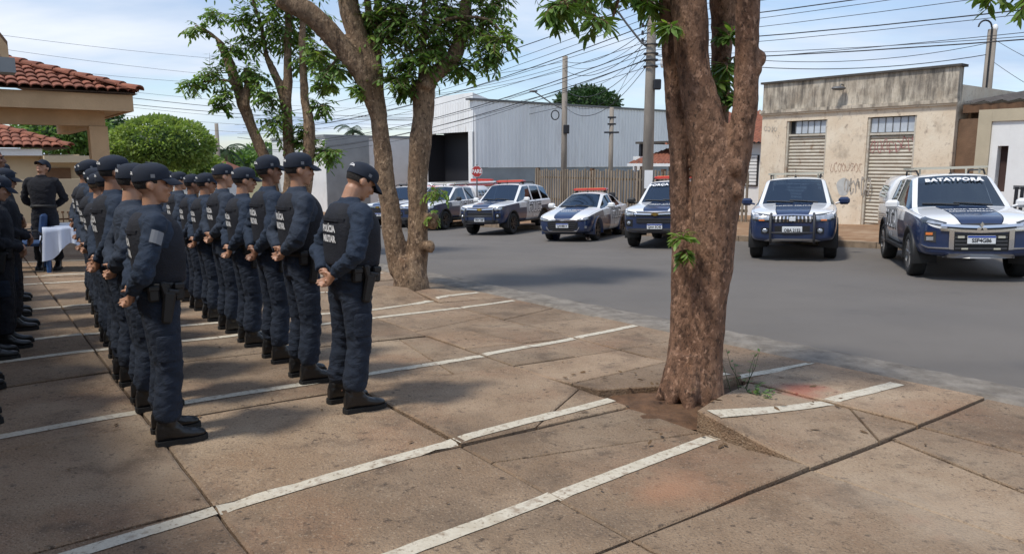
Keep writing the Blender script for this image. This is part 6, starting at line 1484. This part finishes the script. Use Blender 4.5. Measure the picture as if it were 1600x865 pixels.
def strap_panels():
    b = MB(); 
    for z in (1.36,): 
        pts = [on_vest(y, z, True, .004) for y in frange(-.15, .15, 8)]; r_ = [[p + Vector((-.005, 0, -.012)), p + Vector((.004, 0, -.012)), p + Vector((.004, 0, .012)), p + Vector((-.005, 0, .012))] for p in pts]; b.loft(r_)
    return b.mesh('webbing', U_vest)
WEB = strap_panels()
def belt_mesh():
    b = MB(); b.loft([ring3(z, -.002, a, bb, 28, 2.6) for z, a, bb in ((1.0, .134, .184), (1.002, .140, .190), (1.046, .140, .190), (1.048, .134, .184))], caps=False); return b.mesh('belt', U_gear, True)
BELT = belt_mesh()
def holster_mesh():
    b = MB(); rot = Matrix.Rotation(.18, 3, 'Y'); c = Vector((.015, -.222, .90)); b.box(c, (.062, .042, .20), rot, bev=.012, taper=(1.25, 1.1)); b.box(c + rot @ Vector((-.035, -.004, .115)), (.042, .032, .085), Matrix.Rotation(-.25, 3, 'Y'), bev=.010); b.box(c + rot @ Vector((.02, -.004, .10)), (.07, .030, .03), rot, bev=.008); b.box((.01, -.198, 1.0), (.06, .02, .10), bev=.006); return b.mesh('holster', U_gear)
def pouch_mesh(x, y, z, d):
    b = MB(); b.box((x, y, z), d, bev=.012); b.box((x, y * 1.02, z + d[2] * .32), (d[0] * 1.04, d[1] * 1.1, d[2] * .36), bev=.008); return b.mesh('pouch', U_gear)
HOL = holster_mesh(); PCH = [pouch_mesh(-.06, -.205, .99, (.07, .045, .10)), pouch_mesh(.09, -.185, .99, (.06, .05, .11)), pouch_mesh(.0, .207, .99, (.08, .045, .10))]
def pocket_mesh(s):
    b = MB(); g = []
    for i in range(5):
        x = -.07 + .14 * i / 4; row = []
        for j in range(5):
            z = .55 + .17 * j / 4; y = .118 + .094 * math.sqrt(max(.05, 1 - (x / .10) ** 2)) - .01 + (.008 if j == 4 else (.012 if j == 3 else .004)); row.append(Vector((x, s * y, z)))
        g.append(row)
    b.add([p for r_ in g for p in r_], [(i * 5 + j, (i + 1) * 5 + j, (i + 1) * 5 + j + 1, i * 5 + j + 1) for i in range(4) for j in range(4)]); me = bake(b.mesh('cargo_pocket'), [('SOLIDIFY', dict(thickness=.014, offset=0)), ('SUBSURF', dict(levels=1))], 'cargo_pocket'); setmat(me, U_trs); return me
PKT = {s: pocket_mesh(s) for s in (-1, 1)}
def eyes_mesh(s):
    b = MB(); b.ell((.083, s * .031, 1.648), (.010, .012, .007), nu=10, nv=6)
    return b.mesh('eye', EYE, True)
EYES = [eyes_mesh(s) for s in (-1, 1)]
def brow_mesh(s):
    b = MB(); b.tube([(.098, s * .014, 1.672), (.098, s * .030, 1.676), (.086, s * .050, 1.670)], [.003, .0045, .0025], 6)
    return b.mesh('eyebrow', HAIR, True)
BROW = [brow_mesh(s) for s in (-1, 1)]
def lips_mesh():
    b = MB(); b.ell((.0995, 0, 1.577), (.006, .019, .0055), nu=10, nv=6); return b.mesh('lips', LIP, True)
LIPS = lips_mesh()
def patch_mesh(pose):
    S_, E_, W_ = (Vector((p[0], -p[1], p[2])) for p in ARMS[pose]); c = S_.lerp(E_, .33); d = (E_ - S_).normalized(); n = Vector((.25, -1, .1)); n = (n - d * n.dot(d)).normalized(); w = d.cross(n); b = MB()
    rows = []
    for i in range(5):
        a = (i / 4 - .5) * .95; rows.append([c + (n * math.cos(a) + w * math.sin(a)) * .084 + d * f for f in (-.045, .035)])
    b.add([p for r_ in rows for p in r_], [(i * 2, (i + 1) * 2, (i + 1) * 2 + 1, i * 2 + 1) for i in range(4)]); return b.mesh('shoulder_patch', FL)
def officer(s, t, label, grp, az=53, h=1.0, pose='behind', pitch=0.0, yaw=0.0, skin=0, vest=True, cap=True, black=False, heavy=0.0, seed=1, hair=None, holster=True, wid=.96, patch=None, lean=0.0):
    z = max(top_z(s + dx_, t) for dx_ in (-.13, .13)) if -8 < t < 6.4 else G(s, t)
    if pose == 'behind' and seed % 3 == 0: pose = 'high'
    root = empty('person', P(s, t, z, False), R(90 - az)); root.scale = (h * wid, h * wid, h); tag(root, label, 'person', grp)
    if lean: root.rotation_euler = (0, lean, R(90 - az))
    pk = round(pitch, 2); yk = round(yaw, 2)
    me = cached(('b', pose, pk, yk, heavy > 0), lambda: make_body(pose, pitch, yaw, heavy)); o = link('body', me, root)
    if not me.materials: me.materials.append(None)
    o.material_slots[0].link = 'OBJECT'; o.material_slots[0].material = SKIN[skin]
    HM = head_matrix(pitch, yaw)
    for m_, nm in ((EYES[0], 'eye'), (EYES[1], 'eye'), (BROW[0], 'eyebrow'), (BROW[1], 'eyebrow'), (LIPS, 'lips')): link(nm, m_, o, HM)
    ho = link('hair', cached(('h', hair), lambda: setmat(HAIRM.copy(), hair or HAIR)), o, HM)
    shm = cached(('s', pose, seed % 2, heavy), lambda: make_shirt(pose, seed * 3.1, heavy)); so = link('shirt', shm, root)
    if not shm.materials: shm.materials.append(None)
    so.material_slots[0].link = 'OBJECT'; so.material_slots[0].material = U_black if black else (U_navy2 if seed % 3 == 0 else U_navy)
    tm = cached(('t', seed % 3), lambda: make_trousers(seed * 5.3)); to = link('trousers', tm, root)
    if not tm.materials: tm.materials.append(None)
    to.material_slots[0].link = 'OBJECT'; to.material_slots[0].material = U_black if black else U_trs
    for q in (-1, 1): link('cargo_pocket', PKT[q], to); bo = link('boot', BOOT[q][0], root); link('sole', BOOT[q][1], bo)
    if patch: link('shoulder_patch', cached(('p', pose), lambda: patch_mesh(pose)), so)
    bt = link('belt', BELT, root)
    if holster:
        link('holster', HOL, bt)
        for k in range(3): link('pouch', PCH[k], bt)
    if vest:
        if not VEST.materials: setmat(VEST, U_vest)
        vo = link('vest', VEST, root); vo.scale = (1 + heavy * 1.3, 1 + heavy * .5, 1)
        for m_ in TXT: link('vest_lettering', m_, vo)
        link('webbing', WEB, vo)
    if cap:
        co = link('cap', CAP[0], root, HM); link('visor', CAP[1], co); link('cap_lettering', CAP[2], co); link('flag_patch', CAP[3], co); link('piping', CAP[4], co)
    return root
# front rank, beside the road: facing across the street, hands clasped behind
FR = 'officers standing in the front rank'; BR = 'officers standing in the back rank'; LR = 'officers lined up by the station porch'
officer(4.83, 2.16, 'officer with bowed head and POLÍCIA MILITAR vest at the end of the front rank', FR, 52, 1.0, lean=.05, pitch=.50, yaw=-.04, skin=0, heavy=.03, seed=2, wid=1.02, hair=HAIR)
officer(5.66, 2.17, 'second officer of the front rank, standing next to the bowed one, upright in cap', FR, 55, 1.03, pitch=.02, yaw=-.06, skin=0, seed=3)
officer(6.42, 2.2, 'third officer of the front rank counted from the bowed officer', FR, 54, 1.025, pitch=-.04, skin=2, seed=4, wid=.93)
officer(7.15, 2.2, 'fourth officer of the front rank, shorter, with cap pulled low', FR, 56, .965, pitch=.06, skin=0, seed=5, heavy=.02, wid=1.0)
officer(7.88, 2.22, 'fifth officer of the front rank, greying close cropped hair under cap', FR, 52, .985, pitch=.04, skin=3, seed=6, hair=HAIRB)
officer(8.62, 2.24, 'sixth officer of the front rank counted from the bowed officer', FR, 54, .93, pitch=.04, skin=1, seed=7, wid=1.0, heavy=.02)
officer(9.35, 2.27, 'seventh officer of the front rank counted from the bowed officer', FR, 53, .92, pitch=.08, skin=2, seed=8, wid=.92)
officer(10.1, 2.3, 'eighth officer of the front rank counted from the bowed officer', FR, 53, .925, pitch=.02, skin=0, seed=9, wid=.98)
officer(10.9, 2.33, 'last officer at the far end of the front rank', FR, 53, .93, pitch=.02, skin=1, seed=10)
# back rank
officer(4.86, .955, 'dark haired officer at the near end of the back rank with grey shoulder patch', BR, 58, 0.968, pitch=.0, yaw=-.10, skin=0, seed=5, patch=True)
officer(5.62, .98, 'second officer of the back rank with sunburnt neck', BR, 56, 0.963, pitch=.10, yaw=.06, skin=3, seed=6, vest=False, wid=1.01, heavy=.02)
officer(6.36, .99, 'tall third officer of the back rank', BR, 52, 0.997, pitch=.02, yaw=.1, skin=1, seed=7, wid=.98, heavy=.03)
officer(7.1, 1.05, 'fourth officer of the back rank with dark hair at the nape', BR, 54, 0.934, pitch=.04, skin=1, seed=8, wid=.92)
officer(7.85, 1.09, 'fifth officer of the back rank with light brown hair', BR, 54, 0.915, pitch=.05, skin=3, seed=9, hair=HAIRB)
officer(8.6, 1.16, 'sixth officer of the back rank in cap', BR, 52, 0.939, pitch=.06, skin=2, seed=10, wid=1.0)
officer(9.4, 1.23, 'seventh officer of the back rank, looking ahead', BR, 53, 0.987, pitch=-.04, skin=2, seed=11)
officer(10.4, 1.3, 'last officer of the back rank beside the white table', BR, 53, 0.968, pitch=.02, skin=1, seed=12)
# third rank by the porch
officer(5.95, -.08, 'first officer of the porch-side rank, boots just showing', LR, 53, 1.0, pose='side', skin=1, seed=13, vest=False)
officer(6.85, -.02, 'second officer of the porch-side rank', LR, 53, 1.0, pose='side', skin=0, seed=14, vest=False)
officer(7.8, .14, 'third officer of the porch-side rank in dark uniform', LR, 54, .97, pose='side', pitch=.05, skin=1, seed=15, vest=False)
officer(9.9, .37, 'short haired bareheaded tall man in the porch-side rank', LR, 58, 1.06, pose='front', pitch=.0, yaw=-.1, skin=2, seed=16, vest=False, cap=False, black=True)
officer(8.2, .29, 'woman officer with cap pulled low and head lowered in the porch-side rank', LR, 60, .90, pose='front', pitch=.32, skin=0, seed=17, vest=False, black=True)
officer(9.05, .40, 'capped officer with hands held in front beside the blue chair', LR, 60, .93, pose='front', pitch=.10, skin=1, seed=18, vest=False, black=True)
officer(11.0, .47, 'officer standing behind the capped one by the blue chair', LR, 60, .96, pose='front', pitch=.05, skin=2, seed=19, vest=False, black=True)
officer(13.9, 1.12, 'officer in black tilting head back to look up beside the white table', LR, 160, 1.0, pose='behind', pitch=-.62, yaw=-.45, skin=0, seed=20, vest=False, black=True, holster=False)
# ================================================================== TABLE, CHAIR, PAPERS
F_blue = mat('blue moulded plastic', (.02, .075, .22), .45); F_cloth = mat('pale blue white tablecloth', (.58, .65, .80), .9, bump=.2, bscale=60)
tc_ = at(108, 392, 11.9); s_t, t_t = st(tc_); z0 = G(s_t, t_t)
tb = empty('side_table', P(s_t, t_t, 0), R(37)); tag(tb, 'blue plastic table under a white cloth beside the looking-up officer', 'table')
b = MB(); b.box((0, 0, .70), (.70, .70, .03), bev=.01); b.build('tabletop', F_blue, tb)
for sx in (-1, 1):
    for sy in (-1, 1): b = MB(); b.tube([(sx * .33, sy * .33, 0), (sx * .29, sy * .29, .69)], [(.03, .03), (.05, .05)], 8); b.build('leg', F_blue, tb)
cl = MB(); n = 96; q = random.Random(4); rg = []
def sq(a, h_): 
    c, s = math.cos(a), math.sin(a); m_ = max(abs(c), abs(s)); return Vector((c / m_ * h_, s / m_ * h_, 0))
for k in range(8):
    f = max(0, (k - 1) / 6); row = []
    for i in range(n):
        a = 2 * math.pi * i / n; corner = abs(math.sin(2 * a)) ** 2; p = sq(a, .36 if k else .30); drop = (.26 + .26 * corner) * f; out = .03 * f + .035 * f * math.sin(a * 13 + 1) + .02 * f * math.sin(a * 29)
        p += p.normalized() * out; p.z = .724 - drop; row.append(p)
    rg.append(row)
cl.loft(rg, caps=False); cl.add([(0, 0, .7245)], []); k = len(cl.v) - 1
for i in range(n): cl.f.append((i, (i + 1) % n, k)); cl.m.append(0)
o = cl.build('tablecloth', F_cloth, None, smooth=True); o.location = tb.location; o.rotation_euler = tb.rotation_euler; tag(o, 'white cloth hanging in folds over the plastic table', 'tablecloth')
for k, (x, y, w, d_, lab, m_) in enumerate(((-.05, .1, .3, .21, 'open folder of papers lying on the white cloth', M_signwhite), (.18, -.14, .21, .15, 'small dark book lying on the white cloth', M_dark))):
    b = MB(); b.box((0, 0, .012), (w, d_, .024), bev=.004); o = b.build('paper_folder' if k == 0 else 'book', m_); p = Matrix.Rotation(R(37), 3, 'Z') @ Vector((x, y, .727)); o.location = Vector(tb.location) + p; o.rotation_euler = (0, 0, R(37 + 12 * k)); tag(o, lab, 'folder' if k == 0 else 'book')
cp = at(46, 400, 11.6); s_c, t_c = st(cp)
chair = empty('office_chair', P(s_c, t_c), R(200)); tag(chair, 'blue upholstered visitor chair with black metal legs in front of the looking-up officer', 'chair')
F_up = mat('blue seat fabric', (.025, .06, .15), .9, bump=.2, bscale=120)
b = MB(); b.box((0, 0, .45), (.48, .48, .08), bev=.035); b.build('seat', F_up, chair); b = MB(); b.box((-.25, 0, .74), (.07, .44, .34), Matrix.Rotation(-.15, 3, 'Y'), bev=.03); b.build('backrest', F_up, chair)
for s in (-1, 1):
    b = MB(); b.tube([(.22, s * .24, .42), (.24, s * .25, .03), (-.24, s * .25, .02), (-.22, s * .24, .45), (-.27, s * .22, .62)], .014, 8); b.build('leg_frame', C_black, chair)
    b = MB(); b.tube([(.1, s * .26, .43), (.12, s * .28, .64), (-.2, s * .28, .66), (-.25, s * .25, .6)], .014, 8); b.build('armrest', C_black, chair)
pot = empty('garden_goose', P(*st(at(94, 300, 24)))); tag(pot, 'small white goose ornament standing on the yard wall ledge', 'ornament'); zz_ = at(94, 318, 24).z - pot.location.z
b = MB(); b.box((0, 0, zz_ / 2 - .1), (.3, .3, max(.2, zz_ - .2)), bev=.03); b.build('pedestal', M_cream, pot); b = MB(); b.ell((0, 0, zz_), (.2, .12, .13)); b.tube([(.12, 0, zz_ + .05), (.19, 0, zz_ + .25), (.2, 0, zz_ + .42), (.28, 0, zz_ + .43)], [.06, .045, .045, .02], 8); b.build('figure', M_white, pot, smooth=True)
